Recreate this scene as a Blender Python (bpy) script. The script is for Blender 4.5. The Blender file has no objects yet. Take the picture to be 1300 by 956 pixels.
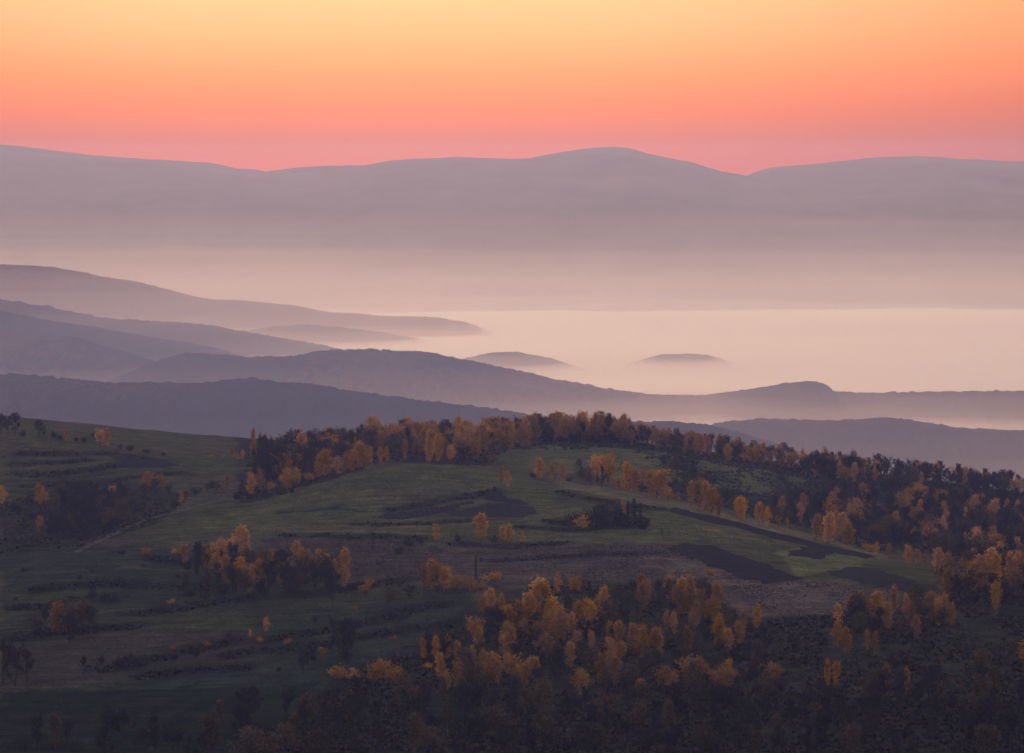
import bpy, math, random
import numpy as np
from mathutils import Vector, Matrix

random.seed(7)
rng = np.random.default_rng(11)
R = math.radians
scene = bpy.context.scene
COL = scene.collection

# ------------------------------------------------------------------ camera
CZ = 600.0                       # eye height above the datum, metres
FOV = R(20.0)
PITCH = R(3.54)
F = 650.0 / math.tan(FOV / 2)    # focal length in photo pixels (1300 wide)
cam_d = bpy.data.cameras.new("camera")
cam_d.sensor_fit = 'HORIZONTAL'
cam_d.angle = FOV
cam_d.clip_start = 0.5
cam_d.clip_end = 90000.0
cam = bpy.data.objects.new("camera", cam_d)
COL.objects.link(cam)
cam.location = (0, 0, CZ)
cam.rotation_euler = (math.pi / 2 - PITCH, 0, 0)
scene.camera = cam

# ------------------------------------------------------------------ sky and sun
SUN_EL = R(7.0)
SUN_AZ = R(-2.5)                 # measured from +Y (view direction) towards +X
sun_dir = Vector((math.sin(SUN_AZ) * math.cos(SUN_EL), math.cos(SUN_AZ) * math.cos(SUN_EL), math.sin(SUN_EL)))
SUN_STRENGTH = 1.1
SKY_GAIN = 1.0
# air: scattering colour and density per metre
HAZE_C, HAZE_D = (.34, .40, .84), 3.8e-5
MIST_C, MIST_D = (1.0, .94, .96), 1.6e-4
NEAR_C, NEAR_D = (.17, .36, 1.0), .75e-4
FOG_C, FOG1_D, FOG2_D, FOG3_D = (1.0, .885, .875), 1.3e-4, 5.5e-3, .95e-4

world = bpy.data.worlds.new("World")
scene.world = world
world.use_nodes = True
wt = world.node_tree
wt.nodes.clear()
N = wt.nodes.new
L = wt.links.new


def wmath(op, a, b=None, c=None, clamp=False):
    n = N('ShaderNodeMath'); n.operation = op; n.use_clamp = clamp
    for i, v in enumerate((a, b, c)):
        if v is None: continue
        if isinstance(v, (int, float)): n.inputs[i].default_value = v
        else: L(v, n.inputs[i])
    return n.outputs[0]


def wramp(fac, stops):
    n = N('ShaderNodeValToRGB')
    el = n.color_ramp.elements
    while len(el) > 1: el.remove(el[-1])
    for i, (e, c) in enumerate(stops):
        p = math.sqrt((e + 1) / 91.0)
        k = el[0] if i == 0 else el.new(p)
        k.position = p
        k.color = (c[0], c[1], c[2], 1)
    L(fac, n.inputs[0])
    return n.outputs[0]


def wmix(f, a, b):
    n = N('ShaderNodeMix'); n.data_type = 'RGBA'
    L(f, n.inputs['Factor']); L(a, n.inputs['A']); L(b, n.inputs['B'])
    for o in n.outputs:
        if o.type == 'RGBA': return o


tc = N('ShaderNodeTexCoord')
sp = N('ShaderNodeSeparateXYZ'); L(tc.outputs['Generated'], sp.inputs[0])
elev = wmath('MULTIPLY', wmath('ARCSINE', sp.outputs[2]), 180 / math.pi)
fac = wmath('SQRT', wmath('DIVIDE', wmath('MAXIMUM', wmath('ADD', elev, 1.0), 0.0), 91.0))
hor = wmath('SQRT', wmath('MAXIMUM', wmath('SUBTRACT', 1.0, wmath('MULTIPLY', sp.outputs[2], sp.outputs[2])), 1e-5))
dot = wmath('DIVIDE', wmath('ADD', wmath('MULTIPLY', sp.outputs[0], math.sin(SUN_AZ)),
                            wmath('MULTIPLY', sp.outputs[1], math.cos(SUN_AZ))), hor)
ang = wmath('MULTIPLY', wmath('ARCCOSINE', wmath('MINIMUM', wmath('MAXIMUM', dot, -1.0), 1.0)), 180 / math.pi)
core = wramp(fac, [(-1, (.62, .07, .02)), (0.6, (.50, .035, .0)), (1.1, (.47, .04, .0)), (1.7, (.80, .125, .01)), (2.4, (1.02, .27, .075)),
                   (3.2, (1.04, .45, .19)), (4.0, (1.05, .575, .28)), (7, (1.05, .80, .50)), (13, (.95, .78, .58)),
                   (25, (.68, .62, .60)), (50, (.42, .43, .54)), (90, (.32, .35, .48))])
flank = wramp(fac, [(-1, (.32, .06, .02)), (0.6, (.32, .05, .0)), (1.2, (.42, .06, .005)), (1.8, (.60, .085, .01)), (2.6, (.88, .18, .04)),
                    (4.0, (1.0, .33, .12)), (7, (.95, .55, .32)), (13, (.80, .60, .45)), (25, (.58, .52, .54)),
                    (50, (.38, .40, .52)), (90, (.32, .35, .48))])
anti = wramp(fac, [(-1, (.22, .20, .27)), (2, (.30, .25, .33)), (7, (.43, .33, .40)), (15, (.42, .36, .45)),
                   (30, (.38, .37, .48)), (60, (.33, .36, .49)), (90, (.32, .35, .48))])


def smooth(v, a, b):
    n = N('ShaderNodeMapRange'); n.interpolation_type = 'SMOOTHSTEP'
    n.inputs['From Min'].default_value = a; n.inputs['From Max'].default_value = b
    L(v, n.inputs['Value'])
    return n.outputs[0]


glow = wmix(smooth(ang, 3.0, 17.0), core, flank)
grad = wmix(smooth(ang, 25.0, 130.0), glow, anti)
sky = N('ShaderNodeTexSky'); sky.sky_type = 'NISHITA'; sky.sun_disc = False
sky.sun_elevation = SUN_EL; sky.sun_rotation = SUN_AZ; sky.altitude = 600
sky.air_density = 1.6; sky.dust_density = 3.0
bg1 = N('ShaderNodeBackground'); L(grad, bg1.inputs[0]); bg1.inputs[1].default_value = SKY_GAIN
bg2 = N('ShaderNodeBackground'); L(sky.outputs[0], bg2.inputs[0]); bg2.inputs[1].default_value = 0.004
ad = N('ShaderNodeAddShader'); L(bg1.outputs[0], ad.inputs[0]); L(bg2.outputs[0], ad.inputs[1])
wo = N('ShaderNodeOutputWorld'); L(ad.outputs[0], wo.inputs['Surface'])

sun_d = bpy.data.lights.new("sun", 'SUN')
sun_d.energy = SUN_STRENGTH
sun_d.angle = R(14)
sun_d.color = (1.0, .58, .42)
sun = bpy.data.objects.new("sun", sun_d)
COL.objects.link(sun)
sun.location = (0, 0, CZ + 300)
sun.rotation_euler = (-sun_dir).to_track_quat('-Z', 'Y').to_euler()

scene.view_settings.view_transform = 'Standard'
scene.view_settings.look = 'None'
scene.view_settings.exposure = 0.0
scene.view_settings.gamma = 1.0
scene.render.engine = 'CYCLES'
cy = scene.cycles
cy.max_bounces = 4
cy.diffuse_bounces = 2
cy.glossy_bounces = 1
cy.transmission_bounces = 2
cy.volume_bounces = 2
cy.transparent_max_bounces = 12
cy.use_denoising = True
cy.sample_clamp_indirect = 4.0


# ------------------------------------------------------------------ picture <-> place
CP, SP_ = math.cos(PITCH), math.sin(PITCH)


def ray(px, py):
    a = (np.asarray(px, float) - 650.0) / F
    b = (478.0 - np.asarray(py, float)) / F
    return a, CP + b * SP_, -SP_ + b * CP      # x right, y forward, z up


def point(px, py, Y):
    dx, dy, dz = ray(px, py)
    t = Y / dy
    return dx * t, dy * t, CZ + dz * t


def project(x, y, z):
    z = np.asarray(z, float) - CZ
    d = y * CP - z * SP_
    u = y * SP_ + z * CP
    return 650 + F * x / d, 478 - F * u / d


# ------------------------------------------------------------------ noise
def _h(ix, iy, seed):
    n = (ix.astype(np.int64) * 374761393 + iy.astype(np.int64) * 668265263 + seed * 1442695041) & 0xFFFFFFFF
    n = ((n ^ (n >> 13)) * 1274126177) & 0xFFFFFFFF
    n = ((n ^ (n >> 16)) * 2246822519) & 0xFFFFFFFF
    return ((n ^ (n >> 15)) & 0xFFFFFF) / float(0xFFFFFF)


def vnoise(x, y, seed=0):
    x = np.asarray(x, float); y = np.asarray(y, float)
    ix = np.floor(x); iy = np.floor(y)
    fx = x - ix; fy = y - iy
    fx = fx * fx * (3 - 2 * fx); fy = fy * fy * (3 - 2 * fy)
    a = _h(ix, iy, seed); b = _h(ix + 1, iy, seed); c = _h(ix, iy + 1, seed); d = _h(ix + 1, iy + 1, seed)
    return (a * (1 - fx) + b * fx) * (1 - fy) + (c * (1 - fx) + d * fx) * fy


def fbm(x, y, seed=0, oct=4):
    s = 0; a = .5; t = 0
    for i in range(oct):
        s = s + a * vnoise(x * 2 ** i, y * 2 ** i, seed + i * 17); t += a; a *= .5
    return s / t


def domes(x, y, cell, seed):
    """rounded treetops on a jittered grid: height 0..1 and a random value for each top"""
    gx = np.floor(x / cell); gy = np.floor(y / cell)
    best = np.full(np.shape(x), -1.0); val = np.zeros(np.shape(x))
    for i in (-1, 0, 1):
        for j in (-1, 0, 1):
            cx, cyy = gx + i, gy + j
            px = (cx + .15 + .7 * _h(cx, cyy, seed)) * cell
            py = (cyy + .15 + .7 * _h(cx, cyy, seed + 1)) * cell
            r = _h(cx, cyy, seed + 2)
            d2 = ((x - px) ** 2 + (y - py) ** 2) / (cell * .78) ** 2
            h = np.sqrt(np.clip(1 - d2, 0, 1)) * (.45 + .55 * r)
            m = h > best
            best = np.where(m, h, best); val = np.where(m, _h(cx, cyy, seed + 3), val)
    return best, val


def sstep(v, a, b):
    t = np.clip((v - a) / (b - a), 0, 1)
    return t * t * (3 - 2 * t)


# ------------------------------------------------------------------ the near hill as a height field
CTRL = [  # photo column, photo row, distance in metres
    (-120, 956, 690), (200, 956, 690), (500, 956, 690), (800, 956, 690), (1100, 956, 690), (1420, 956, 690),
    (-120, 867, 765), (200, 867, 762), (500, 867, 760), (800, 867, 755), (1100, 867, 758), (1420, 867, 765),
    (-120, 800, 835), (150, 800, 832), (400, 800, 826), (650, 800, 818), (900, 800, 815), (1150, 800, 822), (1420, 800, 835),
    (-120, 740, 905), (150, 740, 900), (400, 740, 893), (650, 740, 885), (900, 740, 880), (1150, 742, 880), (1420, 740, 915),
    (-120, 700, 960), (60, 700, 962), (200, 690, 970), (400, 690, 962), (650, 690, 955), (900, 700, 942), (1060, 715, 930),
    (420, 650, 1030), (550, 645, 1035), (700, 660, 1005), (820, 672, 985), (950, 690, 965),
    (440, 599, 1088), (500, 587, 1110), (560, 588, 1112), (620, 596, 1106), (700, 612, 1090), (770, 625, 1075), (830, 634, 1066),
    (900, 650, 1050), (960, 663, 1040), (1040, 683, 1022), (1110, 702, 1005), (1200, 720, 985),
    # hollow behind the crest, then the second field
    (640, 592, 1165), (700, 598, 1160), (770, 606, 1150), (850, 622, 1140), (930, 640, 1130), (1000, 648, 1120),
    (640, 578, 1210), (700, 566, 1245), (760, 565, 1250), (830, 575, 1240), (900, 589, 1230), (960, 600, 1225), (1020, 606, 1230),
    (480, 577, 1280), (560, 572, 1305), (620, 568, 1310), (700, 560, 1310), (780, 560, 1310), (850, 568, 1300), (930, 583, 1290),
    (1020, 602, 1285), (1100, 606, 1300), (1200, 616, 1310), (1300, 628, 1320), (1420, 640, 1330),
    # left hill and its draw
    (-120, 549, 1225), (0, 553, 1222), (60, 556, 1220), (130, 566, 1216), (200, 577, 1212), (260, 580, 1212), (320, 582, 1216), (390, 584, 1235),
    (-120, 596, 1135), (0, 600, 1132), (100, 600, 1135), (200, 606, 1130), (280, 598, 1155),
    (-120, 650, 1040), (0, 645, 1055), (100, 637, 1075), (200, 634, 1082),
    (350, 622, 1100), (290, 636, 1078), (230, 650, 1050), (160, 668, 1015), (80, 690, 975), (330, 650, 1040),
    # right valley wood
    (1000, 628, 1170), (1100, 640, 1175), (1200, 652, 1180), (1300, 664, 1185), (1420, 670, 1190),
    (1100, 672, 1095), (1200, 690, 1080), (1300, 702, 1065), (1420, 710, 1060), (1250, 722, 990),
]
_cp = np.array([point(a, b, c) for a, b, c in CTRL])
SCL = 200.0
_cx, _cyy, _cz = _cp[:, 0] / SCL, _cp[:, 1] / SCL, _cp[:, 2]


def _tps(r2):
    return np.where(r2 > 1e-12, .5 * r2 * np.log(np.maximum(r2, 1e-12)), 0)


_n = len(CTRL)
_K = _tps((_cx[:, None] - _cx) ** 2 + (_cyy[:, None] - _cyy) ** 2) + np.eye(_n) * .0015
_P = np.column_stack([np.ones(_n), _cx, _cyy])
_A = np.block([[_K, _P], [_P.T, np.zeros((3, 3))]])
_w = np.linalg.solve(_A, np.concatenate([_cz, np.zeros(3)]))


def rbf(x, y):
    sh = np.shape(x)
    x = np.ravel(x) / SCL; y = np.ravel(y) / SCL
    out = np.empty(len(x))
    for s in range(0, len(x), 20000):
        e = slice(s, s + 20000)
        k = _tps((x[e, None] - _cx) ** 2 + (y[e, None] - _cyy) ** 2)
        out[e] = k @ _w[:_n] + _w[_n] + _w[_n + 1] * x[e] + _w[_n + 2] * y[e]
    return out.reshape(sh)


FLOOR = CZ - 610.0
PROF_Y = [-30000, -3000, -900, -300, -60, 0, 20, 60, 150, 300, 450, 600, 690]
PROF_Z = [-600, -590, -200, -30, -4, -2.2, -4, -14, -42, -88, -122, -134, -133.3]
BACK_Y = [1335, 1400, 1550, 1800, 2200, 2700, 3400, 4300, 60000]
BACK_D = [0, 9, 46, 115, 230, 345, 430, 500, 520]        # fall below the ridge


def base_height(x, y):
    xr = np.clip(x, -330, 330)
    core_ = rbf(xr, np.clip(y, 640, 1340))
    front = CZ + np.interp(y, PROF_Y, PROF_Z)
    back = np.maximum(core_ - np.interp(y, BACK_Y, BACK_D), FLOOR)
    z = np.where(y < 900, front + (core_ - front) * sstep(y, 600, 720), core_)
    z = np.where(y > 1200, back, z)
    # the hill ends far out to either side
    side = sstep(np.abs(x), 900, 3500)
    z = z + (FLOOR - z) * side * sstep(y, -2000, 400)
    return z


# terrace banks: lines across the slope (photo pixels), height of the step in metres
BANKS = [
    ([(0, 578), (70, 576), (140, 577), (220, 588)], 1.5), ([(0, 603), (60, 599), (120, 594), (170, 588)], 1.8),
    ([(0, 588), (70, 586), (130, 584)], .9), ([(0, 618), (60, 615), (120, 610), (190, 602), (260, 598)], 1.2),
    ([(170, 705), (230, 712), (330, 705), (420, 700)], 1.5),
    ([(0, 753), (80, 742), (150, 737), (230, 745), (330, 752)], 2.0), ([(0, 772), (60, 768), (110, 758)], 1.6),
    ([(110, 786), (200, 776), (290, 760), (400, 756), (480, 742), (560, 733)], 1.5),
    ([(0, 812), (60, 806), (120, 800), (210, 790)], 1.6),
    ([(300, 822), (400, 800), (470, 790), (540, 772), (600, 766)], 1.6),
    ([(230, 842), (330, 826), (400, 818), (470, 806), (560, 795), (610, 780)], 1.5),
    ([(100, 852), (180, 838), (260, 824), (320, 808)], 1.5),
    ([(470, 650), (530, 642), (600, 628), (650, 620)], .8), ([(430, 666), (520, 664), (620, 660)], .6),
    ([(330, 682), (420, 681), (500, 682), (560, 684)], 1.2), ([(640, 668), (720, 672), (820, 668)], .8),
    ([(700, 622), (780, 638), (860, 650)], .7), ([(150, 862), (240, 850), (340, 846)], 1.2),
    ([(560, 690), (640, 692), (740, 688)], .7), ([(600, 712), (720, 706), (840, 704)], .6),
]

GX0, GX1, GY0, GY1 = -330.0, 330.0, 560.0, 1420.0


def poly_dist(x, y, P):
    """distance to a polyline, side of it, and position along it 0..1"""
    best = np.full(np.shape(x), 1e9); side = np.zeros(np.shape(x)); along = np.zeros(np.shape(x))
    n = len(P) - 1
    for i in range(n):
        ax, ay = P[i]; bx, by = P[i + 1]
        ux, uy = bx - ax, by - ay
        l2 = ux * ux + uy * uy
        t = np.clip(((x - ax) * ux + (y - ay) * uy) / l2, 0, 1)
        qx, qy = x - ax - t * ux, y - ay - t * uy
        d = np.hypot(qx, qy)
        m = d < best
        best = np.where(m, d, best)
        side = np.where(m, np.sign(ux * qy - uy * qx), side)
        along = np.where(m, (i + t) / n, along)
    return best, side, along


def march(px, py, hf):
    """where the line of sight through a photo pixel first meets the ground (near hill only)"""
    px = np.atleast_1d(np.asarray(px, float)); py = np.atleast_1d(np.asarray(py, float))
    dx, dy, dz = ray(px, py)
    ys = np.arange(600, 1421, 1.0)
    X = dx[:, None] / dy[:, None] * ys; Z = CZ + dz[:, None] / dy[:, None] * ys
    G = hf(X, np.broadcast_to(ys, X.shape))
    below = Z < G
    k = np.where(below.any(1), below.argmax(1), len(ys) - 1)
    y = ys[k]
    x = dx / dy * y
    return x, y, hf(x, y)


# tensor grid, fine where the photo looks
def axis(segments):
    out = []
    for a, b, step in segments:
        out.append(np.linspace(a, b, max(2, int(round((b - a) / step)) + 1))[:-1])
    out.append([segments[-1][1]])
    return np.concatenate(out)


XS = axis([(-15000, -4000, 2200), (-4000, -1000, 500), (-1000, -330, 60), (-330, -250, 5), (-250, 250, 1.25), (250, 330, 5), (330, 1000, 60), (1000, 4000, 500), (4000, 15000, 2200)])
YS = axis([(-4000, -900, 400), (-900, -60, 60), (-60, 60, 10), (60, 560, 25), (560, 680, 4), (680, 1340, 2.2), (1340, 1500, 5), (1500, 2200, 25), (2200, 4500, 100), (4500, 30000, 1500)])
GXX, GYY = np.meshgrid(XS, YS)
Z0 = base_height(GXX, GYY)
near = (np.abs(GXX) < 330) & (GYY > 560) & (GYY < 1500)


def grid_lookup(Z):
    def f(x, y):
        x = np.asarray(x, float); y = np.asarray(y, float)
        i = np.clip(np.searchsorted(XS, x) - 1, 0, len(XS) - 2)
        j = np.clip(np.searchsorted(YS, y) - 1, 0, len(YS) - 2)
        fx = (x - XS[i]) / (XS[i + 1] - XS[i]); fy = (y - YS[j]) / (YS[j + 1] - YS[j])
        return (Z[j, i] * (1 - fx) + Z[j, i + 1] * fx) * (1 - fy) + (Z[j + 1, i] * (1 - fx) + Z[j + 1, i + 1] * fx) * fy
    return f


h0 = grid_lookup(Z0)
# gentle relief, then the banks
relief = (fbm(GXX / 60, GYY / 60, 3) - .5) * 2.2 + (fbm(GXX / 11, GYY / 11, 5, 3) - .5) * .55
Z1 = Z0 + relief * np.where(near, 1.0, .3)
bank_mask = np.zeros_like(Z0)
bank_ground = []
for pts, A in BANKS:
    pa = np.array(pts, float)
    gx, gy, gz = march(pa[:, 0], pa[:, 1], h0)
    # resample with a wander so that the lines are not ruled
    t = np.linspace(0, len(gx) - 1, 28)
    sx = np.interp(t, range(len(gx)), gx); sy = np.interp(t, range(len(gy)), gy)
    sy = sy + (fbm(sx / 14, sx * 0 + A * 7.3, 9, 3) - .5) * 7
    bank_ground.append((sx, sy, A))
    m = near & (GXX > sx.min() - 40) & (GXX < sx.max() + 40) & (GYY > sy.min() - 40) & (GYY < sy.max() + 40)
    xx, yy = GXX[m], GYY[m]
    d, sd, al = poly_dist(xx, yy, list(zip(sx, sy)))
    fade = sstep(al, 0, .14) * sstep(1 - al, 0, .14) * (al > 0.001) * (al < .999)
    s = d * sd
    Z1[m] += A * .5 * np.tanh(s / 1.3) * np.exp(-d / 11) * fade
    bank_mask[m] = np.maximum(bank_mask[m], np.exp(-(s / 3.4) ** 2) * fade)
ground_at = grid_lookup(Z1)


def at(px, py):
    x, y, z = march(px, py, ground_at)
    return x, y, z


def in_poly(px, py, P):
    c = np.zeros(np.shape(px), bool)
    n = len(P)
    for i in range(n):
        ax, ay = P[i]; bx, by = P[(i + 1) % n]
        if ay == by: continue
        k = ((ay > py) != (by > py)) & (px < (bx - ax) * (py - ay) / (by - ay) + ax)
        c ^= k
    return c


# ------------------------------------------------------------------ object helpers
def prop(o, label, category=None, group=None, kind=None):
    o['label'] = label
    if category: o['category'] = category
    if group: o['group'] = group
    if kind: o['kind'] = kind


def mesh_np(name, V, Fq, mat=None, smooth=False, color=None):
    """mesh from arrays; Fq is (n,3) or (n,4)"""
    V = np.ascontiguousarray(V, np.float32); Fq = np.ascontiguousarray(Fq, np.int32)
    me = bpy.data.meshes.new(name)
    k = Fq.shape[1]
    me.vertices.add(len(V)); me.vertices.foreach_set('co', V.ravel())
    me.loops.add(Fq.size); me.loops.foreach_set('vertex_index', Fq.ravel())
    me.polygons.add(len(Fq))
    me.polygons.foreach_set('loop_start', np.arange(0, Fq.size, k, dtype=np.int32))
    if smooth:
        me.polygons.foreach_set('use_smooth', np.ones(len(Fq), bool))
    me.update(calc_edges=True)
    if color is not None:
        a = me.color_attributes.new('tone', 'FLOAT_COLOR', 'POINT')
        c = np.ones((len(V), 4), np.float32); c[:, :3] = color
        a.data.foreach_set('color', c.ravel())
    if mat: me.materials.append(mat)
    return me


def link(name, me, parent=None):
    o = bpy.data.objects.new(name, me)
    COL.objects.link(o)
    if parent: o.parent = parent
    return o


def grid_faces(nx, ny):
    i = np.arange((nx - 1) * (ny - 1))
    r, c = i // (nx - 1), i % (nx - 1)
    a = r * nx + c
    return np.column_stack([a, a + 1, a + nx + 1, a + nx])


# ------------------------------------------------------------------ materials
def new_mat(name):
    m = bpy.data.materials.new(name); m.use_nodes = True
    t = m.node_tree; t.nodes.clear()
    return m, t


def n_math(t, op, a, b=None):
    n = t.nodes.new('ShaderNodeMath'); n.operation = op
    for i, v in enumerate((a, b)):
        if v is None: continue
        if isinstance(v, (int, float)): n.inputs[i].default_value = v
        else: t.links.new(v, n.inputs[i])
    return n.outputs[0]


def n_noise(t, vec, scale, detail=4, rough=.6):
    n = t.nodes.new('ShaderNodeTexNoise')
    n.inputs['Scale'].default_value = scale; n.inputs['Detail'].default_value = detail; n.inputs['Roughness'].default_value = rough
    t.links.new(vec, n.inputs['Vector'])
    return n.outputs['Fac']


def n_range(t, v, a, b, c, d):
    n = t.nodes.new('ShaderNodeMapRange')
    for k, x in zip(('From Min', 'From Max', 'To Min', 'To Max'), (a, b, c, d)): n.inputs[k].default_value = x
    t.links.new(v, n.inputs['Value'])
    return n.outputs[0]


def n_scale(t, col, f):
    n = t.nodes.new('ShaderNodeVectorMath'); n.operation = 'SCALE'
    t.links.new(col, n.inputs[0])
    if isinstance(f, (int, float)): n.inputs['Scale'].default_value = f
    else: t.links.new(f, n.inputs['Scale'])
    return n.outputs[0]


def ground_material(name, scales=((.9, .55), (.16, .35)), bump=.35, stretch=(1, 1, 1), color=None):
    m, t = new_mat(name)
    co = t.nodes.new('ShaderNodeNewGeometry').outputs['Position']
    mp = t.nodes.new('ShaderNodeMapping'); mp.inputs['Scale'].default_value = stretch
    t.links.new(co, mp.inputs['Vector'])
    v = mp.outputs[0]
    if color is None:
        a = t.nodes.new('ShaderNodeAttribute'); a.attribute_name = 'tone'
        c = a.outputs['Color']
    else:
        r = t.nodes.new('ShaderNodeRGB'); r.outputs[0].default_value = (*color, 1); c = r.outputs[0]
    fine = None
    for s, k in scales:
        nz = n_noise(t, v, s)
        if fine is None: fine = nz
        c = n_scale(t, c, n_range(t, nz, .25, .75, 1 - k, 1 + k))
    m2 = t.nodes.new('ShaderNodeMapping'); m2.inputs['Scale'].default_value = (.035, .42, .3); m2.inputs['Rotation'].default_value = (0, 0, .12)
    t.links.new(co, m2.inputs['Vector'])
    c = n_scale(t, c, n_range(t, n_noise(t, m2.outputs[0], 1.0, 5, .65), .3, .7, .58, 1.42))
    b = t.nodes.new('ShaderNodeBsdfPrincipled')
    b.inputs['Roughness'].default_value = .95
    b.inputs['Specular IOR Level'].default_value = .0
    t.links.new(c, b.inputs['Base Color'])
    bp = t.nodes.new('ShaderNodeBump'); bp.inputs['Strength'].default_value = bump; bp.inputs['Distance'].default_value = .6
    t.links.new(fine, bp.inputs['Height']); t.links.new(bp.outputs[0], b.inputs['Normal'])
    o = t.nodes.new('ShaderNodeOutputMaterial'); t.links.new(b.outputs[0], o.inputs[0])
    return m


def leaf_material(name, color, translucent=.4, vary=.45):
    m, t = new_mat(name)
    oi = t.nodes.new('ShaderNodeObjectInfo')
    co = t.nodes.new('ShaderNodeNewGeometry')
    r = t.nodes.new('ShaderNodeRGB'); r.outputs[0].default_value = (*color, 1)
    nz = n_noise(t, co.outputs['Position'], 1.1, 3)
    k = n_math(t, 'MULTIPLY', n_range(t, nz, .3, .7, 1 - vary, 1 + vary), n_range(t, oi.outputs['Random'], 0, 1, .72, 1.22))
    hs = t.nodes.new('ShaderNodeHueSaturation')
    rr = n_math(t, 'FRACT', n_math(t, 'MULTIPLY', oi.outputs['Random'], 7.31))
    t.links.new(n_range(t, rr, 0, 1, .497, .514), hs.inputs['Hue'])
    t.links.new(n_range(t, rr, 0, 1, .85, 1.08), hs.inputs['Saturation'])
    t.links.new(r.outputs[0], hs.inputs['Color'])
    c = n_scale(t, hs.outputs[0], k)
    d = t.nodes.new('ShaderNodeBsdfDiffuse'); t.links.new(c, d.inputs['Color'])
    tr = t.nodes.new('ShaderNodeBsdfTranslucent'); t.links.new(c, tr.inputs['Color'])
    mx = t.nodes.new('ShaderNodeMixShader'); mx.inputs[0].default_value = translucent
    t.links.new(d.outputs[0], mx.inputs[1]); t.links.new(tr.outputs[0], mx.inputs[2])
    o = t.nodes.new('ShaderNodeOutputMaterial'); t.links.new(mx.outputs[0], o.inputs[0])
    return m


def bark_material(name, c1, c2):
    m, t = new_mat(name)
    co = t.nodes.new('ShaderNodeTexCoord').outputs['Object']
    nz = n_noise(t, co, 1.6, 4)
    mx = t.nodes.new('ShaderNodeMix'); mx.data_type = 'RGBA'
    t.links.new(nz, mx.inputs['Factor'])
    mx.inputs['A'].default_value = (*c1, 1); mx.inputs['B'].default_value = (*c2, 1)
    d = t.nodes.new('ShaderNodeBsdfDiffuse')
    t.links.new([o for o in mx.outputs if o.type == 'RGBA'][0], d.inputs['Color'])
    o = t.nodes.new('ShaderNodeOutputMaterial'); t.links.new(d.outputs[0], o.inputs[0])
    return m


def tone_material(name, k=.3, scale=.2, translucent=0.0):
    m, t = new_mat(name)
    a = t.nodes.new('ShaderNodeAttribute'); a.attribute_name = 'tone'
    co = t.nodes.new('ShaderNodeNewGeometry').outputs['Position']
    c = n_scale(t, a.outputs['Color'], n_range(t, n_noise(t, co, scale, 5), .25, .75, 1 - k, 1 + k))
    d = t.nodes.new('ShaderNodeBsdfDiffuse'); t.links.new(c, d.inputs['Color'])
    o = t.nodes.new('ShaderNodeOutputMaterial'); t.links.new(d.outputs[0], o.inputs[0])
    return m


def volume_material(name, color, density, g):
    m, t = new_mat(name)
    v = t.nodes.new('ShaderNodeVolumePrincipled')
    v.inputs['Color'].default_value = (*color, 1)
    v.inputs['Absorption Color'].default_value = (1, 1, 1, 1)
    v.inputs['Density'].default_value = density
    v.inputs['Anisotropy'].default_value = g
    o = t.nodes.new('ShaderNodeOutputMaterial'); t.links.new(v.outputs[0], o.inputs['Volume'])
    return m


# ------------------------------------------------------------------ ground sheet
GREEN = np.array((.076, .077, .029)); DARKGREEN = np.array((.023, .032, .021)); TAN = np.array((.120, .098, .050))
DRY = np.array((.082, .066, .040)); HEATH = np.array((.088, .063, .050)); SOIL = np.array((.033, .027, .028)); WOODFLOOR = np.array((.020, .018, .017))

PXX, PYY = project(GXX, GYY, Z1)
wob = 1.0
PXW = PXX + (fbm(GXX / 9, GYY / 9, 21, 3) - .5) * 16
PYW = PYY + (fbm(GXX / 9, GYY / 9, 25, 3) - .5) * 5
mixn = fbm(GXX / 40, GYY / 70, 31, 4)
mix2 = fbm(GXX / 12, GYY / 25, 37, 4)
tone = GREEN * .85 + (DRY - GREEN * .85) * sstep(mixn * .6 + mix2 * .4, .34, .62)[..., None]


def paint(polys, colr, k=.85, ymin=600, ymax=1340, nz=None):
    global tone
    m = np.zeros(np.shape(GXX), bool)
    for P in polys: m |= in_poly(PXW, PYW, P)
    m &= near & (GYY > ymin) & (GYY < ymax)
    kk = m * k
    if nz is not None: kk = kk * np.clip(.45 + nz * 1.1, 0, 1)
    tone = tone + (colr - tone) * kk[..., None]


STRIPS = [([(455, 655), (520, 642), (590, 626), (650, 612)], 3, TAN, .55), ([(440, 640), (500, 630), (560, 614), (610, 604)], 2.5, TAN * .8, .5), ([(350, 650), (420, 646), (470, 648)], 2.5, DARKGREEN, .7),
          ([(420, 668), (520, 668), (620, 664), (700, 656)], 3, TAN * .9, .6), ([(640, 660), (700, 650), (760, 650)], 3, TAN * .9, .5), ([(330, 672), (440, 674), (560, 678)], 3, TAN, .45), ([(820, 655), (900, 672), (980, 690)], 3, TAN, .6),
          ([(0, 572), (80, 571), (160, 576)], 2.5, TAN * .7, .5), ([(0, 596), (90, 590), (130, 588)], 2.5, TAN * .7, .5), ([(230, 600), (280, 596), (330, 594)], 3, TAN * .7, .5), ([(0, 612), (80, 606), (150, 600)], 2.5, DARKGREEN, .7),
          ([(640, 588), (720, 580), (800, 578)], 3, TAN * .7, .5), ([(150, 720), (260, 726), (330, 732)], 3, DRY, .7), ([(120, 800), (220, 788), (330, 776), (430, 770)], 4, DRY * .7, .7), ([(340, 845), (440, 828), (560, 812)], 4, DRY * .6, .7), ([(0, 795), (70, 788), (130, 780)], 4, DRY * .6, .7)]
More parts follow.
